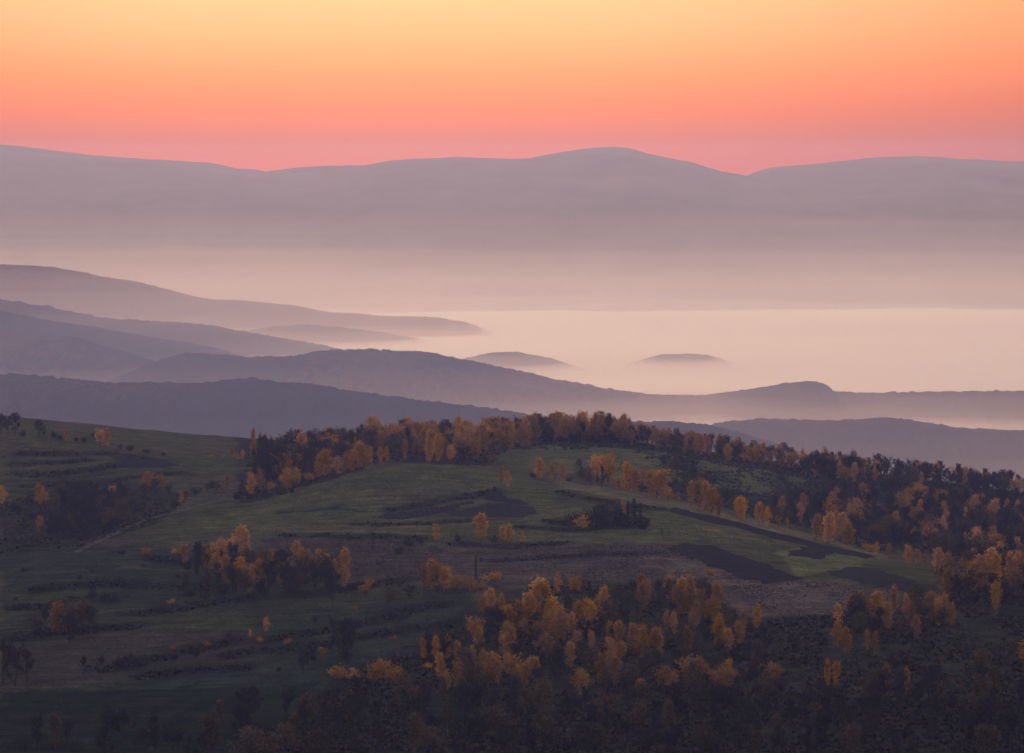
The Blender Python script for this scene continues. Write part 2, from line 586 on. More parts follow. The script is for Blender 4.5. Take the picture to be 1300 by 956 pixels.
# woods floor, heath, terraces, meadows
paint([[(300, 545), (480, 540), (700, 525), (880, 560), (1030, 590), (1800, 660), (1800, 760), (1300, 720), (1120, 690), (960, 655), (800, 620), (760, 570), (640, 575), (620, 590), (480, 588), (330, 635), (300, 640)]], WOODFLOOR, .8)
paint([[(620, 575), (700, 562), (850, 575), (930, 592), (1030, 606), (1000, 632), (880, 612), (760, 605), (640, 592)]], GREEN * 1.25, .95, 1100)
paint([[(0, 556), (100, 562), (230, 584), (330, 582), (330, 600), (240, 606), (100, 618), (0, 630)]], GREEN * .8, .6)
paint([[(0, 562), (120, 570), (230, 586), (120, 584), (0, 582)]], DRY, .7)
paint([[(330, 640), (440, 600), (520, 588), (620, 596), (720, 615), (700, 640), (560, 650), (560, 684), (300, 684), (250, 664)]], GREEN * 1.15, .8)
paint([[(440, 640), (520, 620), (640, 610), (640, 632), (520, 655)]], DRY * 1.25, .45, nz=mix2)
paint([[(340, 664), (460, 660), (600, 668), (560, 684), (360, 684)]], TAN * .8, .45, nz=mix2)
paint([[(700, 609), (840, 631), (960, 660), (1110, 700), (1140, 712), (1100, 708), (940, 668), (830, 642), (700, 617)]], TAN * 1.25, .9, 950, 1110)
paint([[(690, 640), (800, 650), (860, 650), (960, 672), (1000, 690), (880, 688), (700, 690), (640, 690)]], GREEN * 1.0 + TAN * .2, .75)
paint([[(985, 700), (1050, 688), (1110, 706), (1090, 722), (1010, 733)]], GREEN * 1.5, .85)
paint([[(560, 686), (700, 690), (860, 692), (960, 735), (1080, 740), (1200, 745), (1180, 775), (940, 785), (880, 745), (700, 735), (600, 760), (520, 720)]], HEATH, .9)
paint([[(330, 684), (560, 688), (540, 745), (440, 750), (330, 700)]], HEATH * .8, .85)
paint([[(840, 730), (1200, 745), (1180, 775), (940, 785)]], HEATH * 1.35, .7, nz=mix2)
paint([[(800, 700), (880, 712), (1000, 742), (1150, 752), (1180, 735), (1200, 760), (980, 760), (820, 722)]], HEATH * 1.5, .5, nz=mix2)
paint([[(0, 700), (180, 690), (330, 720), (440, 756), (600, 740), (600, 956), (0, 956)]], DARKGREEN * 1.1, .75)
paint([[(120, 770), (320, 775), (330, 800), (130, 800)], [(20, 745), (110, 735), (110, 765), (0, 785)], [(300, 745), (540, 740), (540, 762), (340, 775)]], GREEN * .9, .5)
paint([[(0, 820), (170, 800), (330, 800), (330, 835), (100, 870), (0, 880)]], HEATH * .75, .7)
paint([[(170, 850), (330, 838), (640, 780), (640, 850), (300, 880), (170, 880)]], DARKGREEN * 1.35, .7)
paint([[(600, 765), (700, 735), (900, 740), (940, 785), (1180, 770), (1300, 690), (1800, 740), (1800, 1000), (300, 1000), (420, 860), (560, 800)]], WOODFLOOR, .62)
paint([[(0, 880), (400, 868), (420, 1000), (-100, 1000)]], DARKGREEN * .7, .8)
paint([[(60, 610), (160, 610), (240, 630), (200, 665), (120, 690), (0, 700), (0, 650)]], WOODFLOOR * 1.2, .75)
for P, w_, c_, k_ in STRIPS:
    U_ = [(a, b - w_ / 2) for a, b in P] + [(a, b + w_ / 2) for a, b in reversed(P)]
    paint([U_], c_ * 1.1, min(.95, k_ * 1.5))
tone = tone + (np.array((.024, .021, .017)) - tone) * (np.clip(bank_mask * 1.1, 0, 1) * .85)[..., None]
tone *= (.72 + .56 * fbm(GXX / 4, GYY / 6, 41, 3))[..., None]
far = ~near
tone[far] = np.array((.045, .045, .03))
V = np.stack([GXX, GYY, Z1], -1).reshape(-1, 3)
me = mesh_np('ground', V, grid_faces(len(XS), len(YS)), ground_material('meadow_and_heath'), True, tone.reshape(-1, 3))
prop(link('ground', me), 'rolling meadow hillside with terraces and heath under the autumn woods', kind='structure')


def drape(P, n=2.0, lift=.14, wobble=2.6, seed=0):
    """a thin sheet laid over the ground inside a photo polygon: edge wanders a little"""
    P = np.array(P, float)
    gx, gy, _ = at(P[:, 0], P[:, 1])
    bx, by = [], []
    for i in range(len(gx)):
        j = (i + 1) % len(gx)
        l = math.hypot(gx[j] - gx[i], gy[j] - gy[i]); k = max(2, int(l / 1.5))
        t = np.arange(k) / k
        w = np.sin(t * math.pi)
        nx, ny = -(gy[j] - gy[i]) / l, (gx[j] - gx[i]) / l
        off = (vnoise(t * l / 5, t * 0 + i * 3.7 + seed, 51) - .5) * 2 * wobble * w
        bx.append(gx[i] + (gx[j] - gx[i]) * t + nx * off); by.append(gy[i] + (gy[j] - gy[i]) * t + ny * off)
    bx = np.concatenate(bx); by = np.concatenate(by)
    xs = np.arange(bx.min() + n * .5, bx.max(), n); ys = np.arange(by.min() + n * .5, by.max(), n)
    X, Y = np.meshgrid(xs, ys)
    B = list(zip(bx, by))
    ins = in_poly(X.ravel(), Y.ravel(), B)
    ix, iy = X.ravel()[ins], Y.ravel()[ins]
    d, _, _ = poly_dist(ix, iy, B + [B[0]])
    ix, iy = ix[d > n * .55], iy[d > n * .55]
    from mathutils.geometry import delaunay_2d_cdt
    co = [Vector((float(a), float(b))) for a, b in zip(np.concatenate([bx, ix]), np.concatenate([by, iy]))]
    nb = len(bx)
    r = delaunay_2d_cdt(co, [(i, (i + 1) % nb) for i in range(nb)], [], 1, 1e-4)
    vx = np.array([v[0] for v in r[0]]); vy = np.array([v[1] for v in r[0]])
    return np.column_stack([vx, vy, ground_at(vx, vy) + lift]), np.array([f for f in r[2] if len(f) == 3])


def soil_material(name, color, angle):
    m, t = new_mat(name)
    co = t.nodes.new('ShaderNodeNewGeometry').outputs['Position']
    mp = t.nodes.new('ShaderNodeMapping'); mp.inputs['Rotation'].default_value = (0, 0, angle)
    t.links.new(co, mp.inputs['Vector'])
    w = t.nodes.new('ShaderNodeTexWave'); w.inputs['Scale'].default_value = .16; w.inputs['Distortion'].default_value = 2.5
    w.inputs['Detail'].default_value = 2; w.inputs['Detail Scale'].default_value = .6
    t.links.new(mp.outputs[0], w.inputs['Vector'])
    nz = n_noise(t, co, .35, 6, .65)
    r = t.nodes.new('ShaderNodeRGB'); r.outputs[0].default_value = (*color, 1)
    c = n_scale(t, r.outputs[0], n_math(t, 'MULTIPLY', n_range(t, w.outputs['Fac'], 0, 1, .8, 1.22), n_range(t, nz, .3, .7, .65, 1.4)))
    b = t.nodes.new('ShaderNodeBsdfPrincipled'); b.inputs['Roughness'].default_value = .9; b.inputs['Specular IOR Level'].default_value = .0
    t.links.new(c, b.inputs['Base Color'])
    bp = t.nodes.new('ShaderNodeBump'); bp.inputs['Strength'].default_value = .6; bp.inputs['Distance'].default_value = .3
    t.links.new(w.outputs['Fac'], bp.inputs['Height']); t.links.new(bp.outputs[0], b.inputs['Normal'])
    o = t.nodes.new('ShaderNodeOutputMaterial'); t.links.new(b.outputs[0], o.inputs[0])
    return m


PLOTS = [
    ([(134, 578), (160, 576), (190, 581), (228, 590), (215, 594), (170, 596), (148, 590)], 'dark ploughed plot high on the slope below the bare hilltop trees'),
    ([(615, 627), (630, 626), (672, 640), (655, 643), (628, 638)], 'narrow dark ploughed wedge above the wide dark plot on the knoll'),
    ([(556, 650), (600, 645), (640, 640), (676, 644), (686, 653), (664, 658), (610, 657)], 'wide dark ploughed plot in the middle of the green knoll'),
    ([(846, 697), (870, 690), (905, 693), (949, 710), (992, 725), (1022, 735), (971, 742), (934, 733), (895, 716)], 'largest dark ploughed field, sloping above the brown heath'),
    ([(1000, 706), (1026, 692), (1063, 701), (1041, 711)], 'small square dark ploughed plot between two green strips'),
    ([(1048, 726), (1085, 720), (1121, 725), (1150, 735), (1190, 747), (1177, 757), (1121, 748), (1085, 738)], 'long dark ploughed strip nearest the wood below the crest'),
    ([(858, 645), (900, 655), (960, 670), (1030, 688), (1110, 706), (1100, 710), (1010, 690), (950, 675), (890, 661), (850, 651)], 'thin dark ploughed band just under the tan crest strip'),
    ([(468, 657), (500, 652), (560, 645), (600, 636), (604, 639), (560, 652), (510, 661)], 'thin dark ploughed band curving over the green knoll'),
]
for i, (P, lab) in enumerate(PLOTS):
    V, T = drape(P, seed=i * 11)
    c = SOIL * (.9 + .25 * (i % 3) / 2)
    o = link('ploughed_field', mesh_np('ploughed_field', V, T, soil_material('ploughed_soil', tuple(c), .4 + i * .37), True))
    prop(o, lab, kind='structure')

# dirt track climbing the draw
tr = [(92, 704), (120, 690), (150, 676), (175, 664), (205, 655), (232, 649), (255, 642), (285, 634), (318, 630)]
gx, gy, _ = at([p[0] for p in tr], [p[1] for p in tr])
t = np.linspace(0, len(tr) - 1, 70)
cx, cyy = np.interp(t, range(len(tr)), gx), np.interp(t, range(len(tr)), gy)
cx = np.convolve(np.pad(cx, 4, 'edge'), np.ones(9) / 9, 'valid'); cyy = np.convolve(np.pad(cyy, 4, 'edge'), np.ones(9) / 9, 'valid')
tx, ty = np.gradient(cx), np.gradient(cyy); l = np.hypot(tx, ty)
nx, ny = -ty / l, tx / l
wd = .9 + .7 * vnoise(t, t * 0, 61)
rows = [np.column_stack([cx + nx * s * wd, cyy + ny * s * wd]) for s in (-1, -.4, .4, 1)]
VV = np.stack(rows, 1).reshape(-1, 2)
V = np.column_stack([VV, ground_at(VV[:, 0], VV[:, 1]) + .16])
prop(link('dirt_track', mesh_np('dirt_track', V, grid_faces(4, 70), ground_material('pale_dirt', color=(.095, .085, .075)), True)),
     'pale dirt track winding up between the two hills', kind='structure')

# ------------------------------------------------------------------ hills across the valley, and the mountains
forest = tone_material('autumn_forest', .15, .02)
HILLS = []


def hill(name, label, sil, Y, base, front, back, step, tree=8.0, colr=(.05, .04, .034), warm=0.0, spur=.25, seed=0, bend=0, wide=.35, ny=90, mat=None, tall=.55):
    sil = list(sil)
    if sil[0][0] > 0: sil = [(sil[0][0] - 110, sil[0][1] + 75), (sil[0][0] - 35, sil[0][1] + 16)] + sil
    if sil[-1][0] < 1300: sil = sil + [(sil[-1][0] + 35, sil[-1][1] + 16), (sil[-1][0] + 110, sil[-1][1] + 75)]
    sil = np.array(sil, float)
    x0, x1 = (sil[0, 0] - 650) / F * Y, (sil[-1, 0] - 650) / F * Y
    ext = wide * (x1 - x0)
    xs = np.arange(x0 - (ext if sil[0, 0] <= 0 else 0), x1 + (ext if sil[-1, 0] >= 1300 else 0), step)
    px = 650 + F * xs / Y
    py = np.interp(px, sil[:, 0], sil[:, 1])
    k = max(1, int(5 / F * Y / step))
    py = py + (fbm(px / 14, px * 0, seed + 91, 3) - .5) * 1.6
    py = np.convolve(np.pad(py, k, 'edge'), np.ones(2 * k + 1) / (2 * k + 1), 'valid')
    Yc = Y + bend * (fbm(xs / 900, xs * 0, seed + 70, 3) - .5)
    # the crest stands at (x, Yc); its height follows from where it is seen
    dyy = (478 - py) / F
    zc = CZ + Yc * (-SP_ + dyy * CP) / (CP + dyy * SP_)
    u = np.linspace(-1, 1, ny)
    s = np.sign(u) * np.abs(u) ** 1.5
    X = np.broadcast_to(xs, (ny, len(xs))).copy()
    D = np.where(s < 0, s * front, s * back)[:, None] * np.ones(len(xs))
    Yg = Yc[None, :] + D
    g = np.where(s < 0, .5 + .5 * np.cos(np.pi * np.abs(s)), .5 + .5 * np.cos(np.pi * np.abs(s)))[:, None]
    hh = np.maximum(zc - base, 1)[None, :]
    amt = np.abs(s)[:, None]
    ns = fbm(X / (front * .55) + seed, Yg / (front * .9), seed + 5, 4) - .5
    Z = base + hh * (g + spur * ns * 2 * np.sqrt(amt) * (1 - amt) * 1.6)
    if tree > 0:
        dm, val = domes(X, Yg, tree * 1.15, seed + 9)
        Z = Z + (dm - .55) * tree * .6 * (.55 + .45 * np.exp(-(amt * 9) ** 2))
        d2, v2 = domes(X, Yg, tree * 1.7, seed + 19)
        Z = Z + np.where(v2 > .8, d2 * tree * tall * .55, 0)
    else:
        val = fbm(X / 120, Yg / 120, seed + 12, 3); dm = val
        Z = Z + (fbm(X / 300, Yg / 300, seed + 14, 4) - .5) * 22 * (amt + .05)
    pn = fbm(X / 320, Yg / 420, seed + 31, 4)
    c = np.array(colr) * ((.88 + .24 * val) if tree > 0 else (.92 + .16 * val))[..., None]
    o_ = np.array((.15, .075, .04))
    wf = sstep(pn + .25 * (val - .5), .66 - .22 * warm, .82 - .15 * warm) * min(1, warm)
    c = c + (o_ - c) * wf[..., None]
    V = np.stack([X, Yg, Z], -1).reshape(-1, 3)
    o = link(name, mesh_np(name, V, grid_faces(len(xs), ny), mat or forest, True, c.reshape(-1, 3)))
    prop(o, label, kind='structure')
    HILLS.append((xs, Yc, zc))
    return xs, Yc, zc


DARK = (.036, .036, .038)
hill('wooded_hill', 'dark wooded hill just behind the bare hilltop trees, nearest of the valley hills',
     [(0, 474), (50, 477), (100, 483), (150, 486), (250, 487), (310, 480), (340, 484), (390, 487), (450, 499), (520, 510), (600, 519), (660, 529), (720, 540), (800, 565), (860, 590)],
     4900, FLOOR - 10, 1100, 800, 2.7, 8, DARK, .25, .2, 1, 260)
hill('wooded_hill', 'low misty wooded spur right behind the row of bare trees',
     [(860, 560), (920, 541), (980, 537), (1060, 540), (1120, 537), (1160, 541), (1230, 548), (1300, 550)],
     5500, FLOOR - 10, 900, 800, 3.4, 8, DARK, .1, .2, 2, 160)
hill('wooded_hill', 'faint small misty spur sinking behind the birch covered ridge',
     [(780, 538), (850, 536), (900, 541), (950, 553), (1000, 570), (1040, 590)],
     4750, FLOOR - 10, 700, 700, 3.0, 8, DARK, .1, .2, 3, 120)
H2 = hill('wooded_hill', 'long wooded hill ending in a rounded knob above the fog',
     [(60, 510), (120, 488), (180, 464), (220, 452), (245, 453), (300, 461), (370, 459), (400, 453), (470, 450), (530, 451), (580, 460), (640, 471), (700, 483), (760, 493), (830, 502), (900, 506), (960, 498), (1000, 491), (1030, 487.5), (1050, 488), (1056, 495), (1066, 500), (1100, 500), (1180, 497), (1300, 496)],
     6900, FLOOR - 10, 1100, 1000, 4.2, 9, DARK, .5, .22, 4, 300, tall=.8)
hill('wooded_hill', 'wooded slope with a dark top behind the orange hollow',
     [(0, 424), (30, 427), (60, 425), (95, 428), (130, 439), (165, 447), (195, 458), (230, 470), (280, 490)],
     7600, FLOOR - 10, 1300, 900, 4.6, 9, DARK, .35, .22, 5, 200)
hill('wooded_hill', 'hazy slope running down between two longer misty slopes',
     [(0, 393), (50, 404), (120, 415), (180, 426), (230, 434), (280, 446), (330, 462)],
     8300, FLOOR - 10, 1200, 900, 5, 9, DARK, .2, .2, 6, 200)
hill('wooded_hill', 'long hazy slope with jagged treetops below the highest pale hill',
     [(0, 379), (60, 389), (130, 404), (200, 409), (250, 413), (300, 422), (340, 429), (400, 439), (440, 447), (480, 458)],
     9100, FLOOR - 10, 1300, 1000, 5.5, 10, DARK, .1, .2, 7, 220, tall=.9)
hill('wooded_hill', 'pale low hill lying in the fog at the foot of the long slopes',
     [(300, 425), (340, 415), (390, 412), (440, 417), (490, 424), (540, 434)],
     10200, FLOOR - 10, 700, 700, 6, 10, DARK, .1, .15, 8, 120)
hill('wooded_hill', 'highest pale hill whose long arm reaches out into the fog',
     [(0, 336), (60, 341), (110, 350), (170, 364), (220, 375), (260, 382), (330, 386), (370, 390), (410, 399), (480, 404), (550, 405), (590, 411), (615, 420)],
     11200, FLOOR - 10, 1300, 1200, 6.5, 10, DARK, .1, .2, 9, 250)
hill('wooded_hill', 'grey wooded islet of hilltop just clear of the fog behind the long hill',
     [(560, 466), (590, 456), (625, 448), (660, 449), (700, 457), (740, 468)],
     8750, FLOOR - 10, 450, 500, 4.6, 9, DARK, .1, .15, 10, 60)
hill('wooded_hill', 'small dark islet of treetops alone in the fog',
     [(800, 462), (825, 455), (850, 451.5), (895, 451), (912, 455), (935, 462)],
     8960, FLOOR - 10, 450, 500, 4.6, 9, DARK, .1, .15, 11, 60)
MT = (.44, .345, .235)
hill('mountain_range', 'high smooth mountain range along the horizon with a broad summit',
     [(0, 183), (60, 190), (120, 197), (200, 203), (270, 207), (300, 213), (315, 216), (325, 214.5), (340, 220), (390, 214), (470, 213), (495, 208), (520, 206), (580, 203), (630, 205), (670, 205), (700, 199), (740, 193), (775, 190.5), (795, 192), (825, 200), (870, 208), (900, 217), (930, 222), (945, 225), (960, 219), (980, 214), (1040, 209), (1100, 201), (1150, 198.5), (1210, 202), (1250, 204), (1300, 205)],
     20000, FLOOR - 10, 8200, 2500, 24, 0, MT, 0, .24, 12, 1200, .5, 120, tone_material('mountain_slope', .12, .0012))

# ------------------------------------------------------------------ trees
class Geo:
    def __init__(self): self.v = []; self.f = []; self.n = 0

    def tube(self, pts, rad, sides=5):
        pts = [Vector(p) for p in pts]
        base = self.n
        for i, p in enumerate(pts):
            d = (pts[min(i + 1, len(pts) - 1)] - pts[max(i - 1, 0)]).normalized()
            a = d.orthogonal().normalized(); b = d.cross(a)
            for k in range(sides):
                th = 2 * math.pi * k / sides
                self.v.append(p + (a * math.cos(th) + b * math.sin(th)) * rad[i])
        for i in range(len(pts) - 1):
            for k in range(sides):
                q = base + i * sides
                self.f.append((q + k, q + (k + 1) % sides, q + sides + (k + 1) % sides, q + sides + k))
        self.n = len(self.v)

    def quad(self, c, s, nrm=None, asp=1.0):
        n = nrm or Vector((random.gauss(0, 1), random.gauss(0, 1), random.gauss(0, 1)))
        n = n.normalized()
        a = n.orthogonal().normalized()
        a = Matrix.Rotation(random.uniform(0, 6.28), 3, n) @ a
        b = n.cross(a) * s * asp; a = a * s
        j = lambda: random.uniform(.6, 1.15)
        self.v += [c - a * j(), c - b * j(), c + a * j(), c + b * j()]
        self.f.append((self.n, self.n + 1, self.n + 2, self.n + 3)); self.n += 4

    def mesh(self, name, mat, smooth=False):
        return mesh_np(name, np.array([tuple(x) for x in self.v]), np.array(self.f), mat, smooth)


def rnd_dir(el0, el1):
    az = random.uniform(0, 2 * math.pi); el = R(random.uniform(el0, el1))
    return Vector((math.cos(az) * math.cos(el), math.sin(az) * math.cos(el), math.sin(el)))


UNIT = 12.0     # every tree is built 12 m high and scaled


def birch_geo(leafy=1.0, wide=1.0, low=.08, leaves=1500, leaf=.34):
    """slender birch or aspen: tapered trunk, rising limbs, leaf sprays hung round them"""
    T, C = Geo(), Geo()
    H = UNIT
    lean = Vector((random.gauss(0, .35), random.gauss(0, .35), 0))
    tp = [Vector((0, 0, -.3))] + [Vector((random.gauss(0, .09), random.gauss(0, .09), 0)) + lean * (h / H) ** 2 + Vector((0, 0, h)) for h in (1.5, 3.5, 6, 8.5, 10.5, 11.7)]
    T.tube(tp, [.2, .17, .14, .11, .075, .045, .02], 6)
    nodes = []
    n = random.randint(20, 26)
    for i in range(n):
        h = H * (low + (1 - low) * ((i + random.random() * .8) / n) * .93)
        k = h / H
        j = min(int(k * 6), 5)
        p0 = lean * k ** 2 + Vector((0, 0, h))
        u_ = (k - low * .7) / (1.04 - low * .7); env = wide * (2.75 * (min(1, u_ / .3) ** .7 if u_ < .3 else (max(0, 1 - u_) / .7) ** .8) + .15)
        d = rnd_dir(25, 62)
        ln = env * random.uniform(.6, 1.2) / max(.35, math.hypot(d.x, d.y)) * .85
        p1 = p0 + d * ln * .55 + Vector((0, 0, .05)); p2 = p0 + d * ln + Vector((0, 0, -.15 * ln))
        T.tube([p0, p1, p2], [.06, .035, .012], 4)
        nodes += [(p1, .6), (p2, .62), ((p0 + p1) / 2, .5), ((p1 + p2) / 2, .6)]
    nodes += [(lean + Vector((0, 0, h)), .38) for h in (10.3, 11.0, 11.6)]
    # a few sprays are bigger than the rest, some nearly bare
    wts = [random.uniform(.15, 1.0) ** 1.5 * (1.2 if p.z > 6 else .75) for p, _ in nodes]
    tot = sum(wts)
    for (p, r), w in zip(nodes, wts):
        for _ in range(int(leaves * leafy * w / tot)):
            q = p + Vector((random.gauss(0, r * wide), random.gauss(0, r * wide), random.gauss(0, r * 1.25)))
            C.quad(q, leaf * random.uniform(.55, 1.25))
    return T, C


def broad_geo(leaves=1000, leaf=.42, spread=1.0):
    """broad rounded crown on forked limbs"""
    T, C = Geo(), Geo()
    T.tube([(0, 0, -.3), (.1, 0, 1.5), (.05, .1, 3.2), (0, .1, 6.5)], [.32, .26, .22, .1], 6)
    nodes = []
    for i in range(12):
        h = random.uniform(2.2, 6.0)
        d = rnd_dir(15, 70)
        ln = random.uniform(3.0, 4.8) * spread
        p0 = Vector((.05, .1, h)); p1 = p0 + d * ln * .5; p2 = p0 + d * ln + Vector((random.gauss(0, .4), random.gauss(0, .4), random.uniform(0, .9)))
        T.tube([p0, p1, p2], [.13, .08, .03], 4)
        nodes += [(p1, .9), (p2, 1.05), (p2 * .5 + p1 * .5 + Vector((random.gauss(0, .8), random.gauss(0, .8), random.gauss(.3, .5))), .9)]
    nodes += [(Vector((random.gauss(0, 1.2), random.gauss(0, 1.2), random.uniform(8, 11))), .9) for _ in range(6)]
    wts = [random.uniform(.2, 1) for _ in nodes]; tot = sum(wts)
    for (p, r), w in zip(nodes, wts):
        for _ in range(int(leaves * w / tot)):
            q = p + Vector((random.gauss(0, r), random.gauss(0, r), random.gauss(0, r * .8)))
            if q.z > 1.2: C.quad(q, leaf * random.uniform(.5, 1.2))
    return T, C


def bare_geo(spread=1.0, twigs=1.0):
    """leafless tree: limbs, then a crown of fine branching twigs"""
    T, C = Geo(), Geo()
    H = UNIT
    top = Vector((random.gauss(0, .5), random.gauss(0, .5), H * .72))
    T.tube([(0, 0, -.3), (0, .05, 2), top * .6, top], [.3, .24, .16, .06], 6)

    def blade(a, b, w):
        d = (b - a)
        s = d.cross(Vector((random.gauss(0, 1), random.gauss(0, 1), random.gauss(0, 1)))).normalized() * w
        C.v += [a - s, a + s, b + s * .4, b - s * .4]
        C.f.append((C.n, C.n + 1, C.n + 2, C.n + 3)); C.n += 4

    for i in range(random.randint(9, 12)):
        k = random.uniform(.12, 1.0)
        p0 = top * k
        d = rnd_dir(28, 75)
        ln = random.uniform(2.6, 4.4) * (1.2 - k * .5) * spread
        p1 = p0 + d * ln * .5; p2 = p1 + (d + Vector((0, 0, .35))).normalized() * ln * .6
        T.tube([p0, p1, p2], [.1, .065, .03], 4)
        for j in range(int(8 * twigs)):
            t = random.uniform(.25, 1)
            b0 = p0.lerp(p1, t * 2) if t < .5 else p1.lerp(p2, t * 2 - 1)
            bd = (d * .6 + rnd_dir(-5, 80) * .9 + Vector((0, 0, .3))).normalized()
            b1 = b0 + bd * random.uniform(1.0, 2.1) * spread ** .5
            blade(b0, b1, .06)
            for q in range(7):
                c0 = b0.lerp(b1, random.uniform(.25, 1))
                c1 = c0 + (bd * .7 + rnd_dir(-20, 85)).normalized() * random.uniform(.5, 1.15)
                blade(c0, c1, .055)
                for w in range(3):
                    e0 = c0.lerp(c1, random.uniform(.3, 1))
                    blade(e0, e0 + (bd * .4 + rnd_dir(-20, 85)).normalized() * random.uniform(.35, .75), .05)
    return T, C


def spruce_geo(wide=1.0):
    T, C = Geo(), Geo()
    T.tube([(0, 0, -.3), (0, 0, 6), (0, 0, 11.8)], [.22, .14, .02], 6)
    h = 1.0
    while h < 11.7:
        r = wide * 2.6 * (1 - h / 12.2) + .12
        for k in range(9):
            az = random.uniform(0, 6.28); rr = r * random.uniform(.7, 1.12)
            d = Vector((math.cos(az), math.sin(az), -.28))
            T.tube([(0, 0, h), Vector((0, 0, h)) + d * rr * .8], [.03, .01], 3)
            for s in (.35, .6, .8, .95):
                p = Vector((0, 0, h)) + d * rr * s + Vector((random.gauss(0, .12), random.gauss(0, .12), random.gauss(0, .1)))
                C.quad(p, .34 * random.uniform(.7, 1.2), Vector((random.gauss(0, .5), random.gauss(0, .5), 1)))
        h += random.uniform(.42, .6)
    return T, C


def bush_geo(leaves=420, leaf=.5, twiggy=.5):
    """round bush, several stems from the ground; 12 m unit like the trees, so it is scaled well down"""
    T, C = Geo(), Geo()
    for i in range(11):
        d = rnd_dir(30, 85)
        ln = random.uniform(6, 11)
        p0 = Vector((random.gauss(0, .8), random.gauss(0, .8), -.4)); p1 = p0 + d * ln * .5; p2 = p0 + d * ln + Vector((0, 0, .5))
        T.tube([p0, p1, p2], [.2, .13, .05], 4)
        for _ in range(int(leaves / 11)):
            t = random.uniform(.3, 1.05)
            q = p0.lerp(p2, t) + Vector((random.gauss(0, 1.3), random.gauss(0, 1.3), random.gauss(0, 1.1)))
            if q.z > .1: C.quad(q, leaf * random.uniform(.6, 1.6), asp=random.choice((1, .25)) if random.random() < twiggy else 1)
    return T, C


LEAF = {
    'golden': leaf_material('golden_leaves', (.55, .262, .028)),
    'orange': leaf_material('orange_leaves', (.53, .235, .024)),
    'rust': leaf_material('rust_leaves', (.40, .180, .028)),
    'brown': leaf_material('brown_leaves', (.12, .078, .042), .25),
    'olive': leaf_material('olive_leaves', (.085, .080, .030), .25),
}
TWIG = leaf_material('bare_twigs', (.050, .041, .041), .1, .25)
DARKTWIG = leaf_material('dark_shrub_twigs', (.040, .036, .032), .15, .3)
NEEDLE = leaf_material('dark_needles', (.022, .030, .022), .1, .3)
PALEBARK = bark_material('pale_birch_bark', (.30, .27, .24), (.09, .075, .065))
BROWNBARK = bark_material('brown_bark', (.085, .066, .052), (.04, .03, .026))

LIB = {}


def lib(kind, colour, gens, trunk_mat, crown_mat):
    L_ = []
    for g in gens:
        T, C = g()
        L_.append((T.mesh(kind + '_trunk', trunk_mat, True), C.mesh(kind + '_crown', crown_mat)))
    LIB[(kind, colour)] = L_


for cname in ('golden', 'orange', 'rust', 'brown'):
    lib('birch_tree', cname, [lambda w=w, l=l: birch_geo(l, w) for w, l in ((.85, 1.0), (1.0, 1.1), (1.2, 1.25), (.75, .8), (1.0, .62))], PALEBARK, LEAF[cname])
for cname in ('golden', 'orange', 'rust', 'brown', 'olive'):
    lib('broad_tree', cname, [lambda s=s, l=l: broad_geo(l, .4, s) for s, l in ((.9, 1000), (1.05, 1200), (.8, 750))], BROWNBARK, LEAF[cname])
lib('bare_tree', 'grey', [lambda s=s, t=t: bare_geo(s, t) for s, t in ((1.0, 1.0), (1.2, 1.1), (.75, .9), (.9, .7))], BROWNBARK, TWIG)
lib('spruce_tree', 'dark', [lambda w=w: spruce_geo(w) for w in (.85, 1.1)], BROWNBARK, NEEDLE)
lib('bush', 'dark', [lambda: bush_geo(700, .62, .7), lambda: bush_geo(520, .62, .8)], BROWNBARK, DARKTWIG)
for cname in ('orange', 'olive', 'rust'):
    lib('bush', cname, [lambda: bush_geo(620, .6, .2), lambda: bush_geo(480, .6, .3)], BROWNBARK, LEAF[cname])

TREES = []     # cluster, kind, colour, x, y, height m, width factor


def put(cl, kind, colour, px, py, hpx, wide=1.0):
    x, y, z = at(px, py)
    x, y, z = float(x[0]), float(y[0]), float(z[0])
    TREES.append(dict(cl=cl, pri=3.0, kind=kind, col=colour, x=x, y=y, z=z, h=hpx / F * math.hypot(x, y) * 1.0, w=wide))


def rows(cl, items):
    for it in items: put(cl, *it)


B, W, N_, S_, U = 'birch_tree', 'broad_tree', 'bare_tree', 'spruce_tree', 'bush'


def fill(cl, poly, spacing, mix, hmin, hmax, ymin=600, ymax=1400, wide=(.9, 1.2), keep=1.0, seed=1):
    r = random.Random(seed)
    gx = np.arange(-300, 300, spacing); gy = np.arange(ymin, ymax, spacing * 1.15)
    tot = sum(m[2] for m in mix)
    for yy in gy:
        for xx in gx:
            x = xx + r.uniform(-.45, .45) * spacing; y = yy + r.uniform(-.5, .5) * spacing
            z = float(ground_at(x, y))
            px, py = project(x, y, z)
            if px < -20 or px > 1320 or not in_poly(np.array(px), np.array(py), poly): continue
            if r.random() > keep: continue
            if cl.startswith('front_wood') and float(fbm(np.array(x / 20.), np.array(y / 34.), 55, 2)) < .40: continue
            q = r.uniform(0, tot)
            for kind, colour, w_ in mix:
                q -= w_
                if q <= 0: break
            TREES.append(dict(cl=cl, kind=kind, col=colour, x=x, y=y, z=z, h=r.uniform(hmin, hmax) * (.35 if kind == U else 1), w=r.uniform(*wide)))



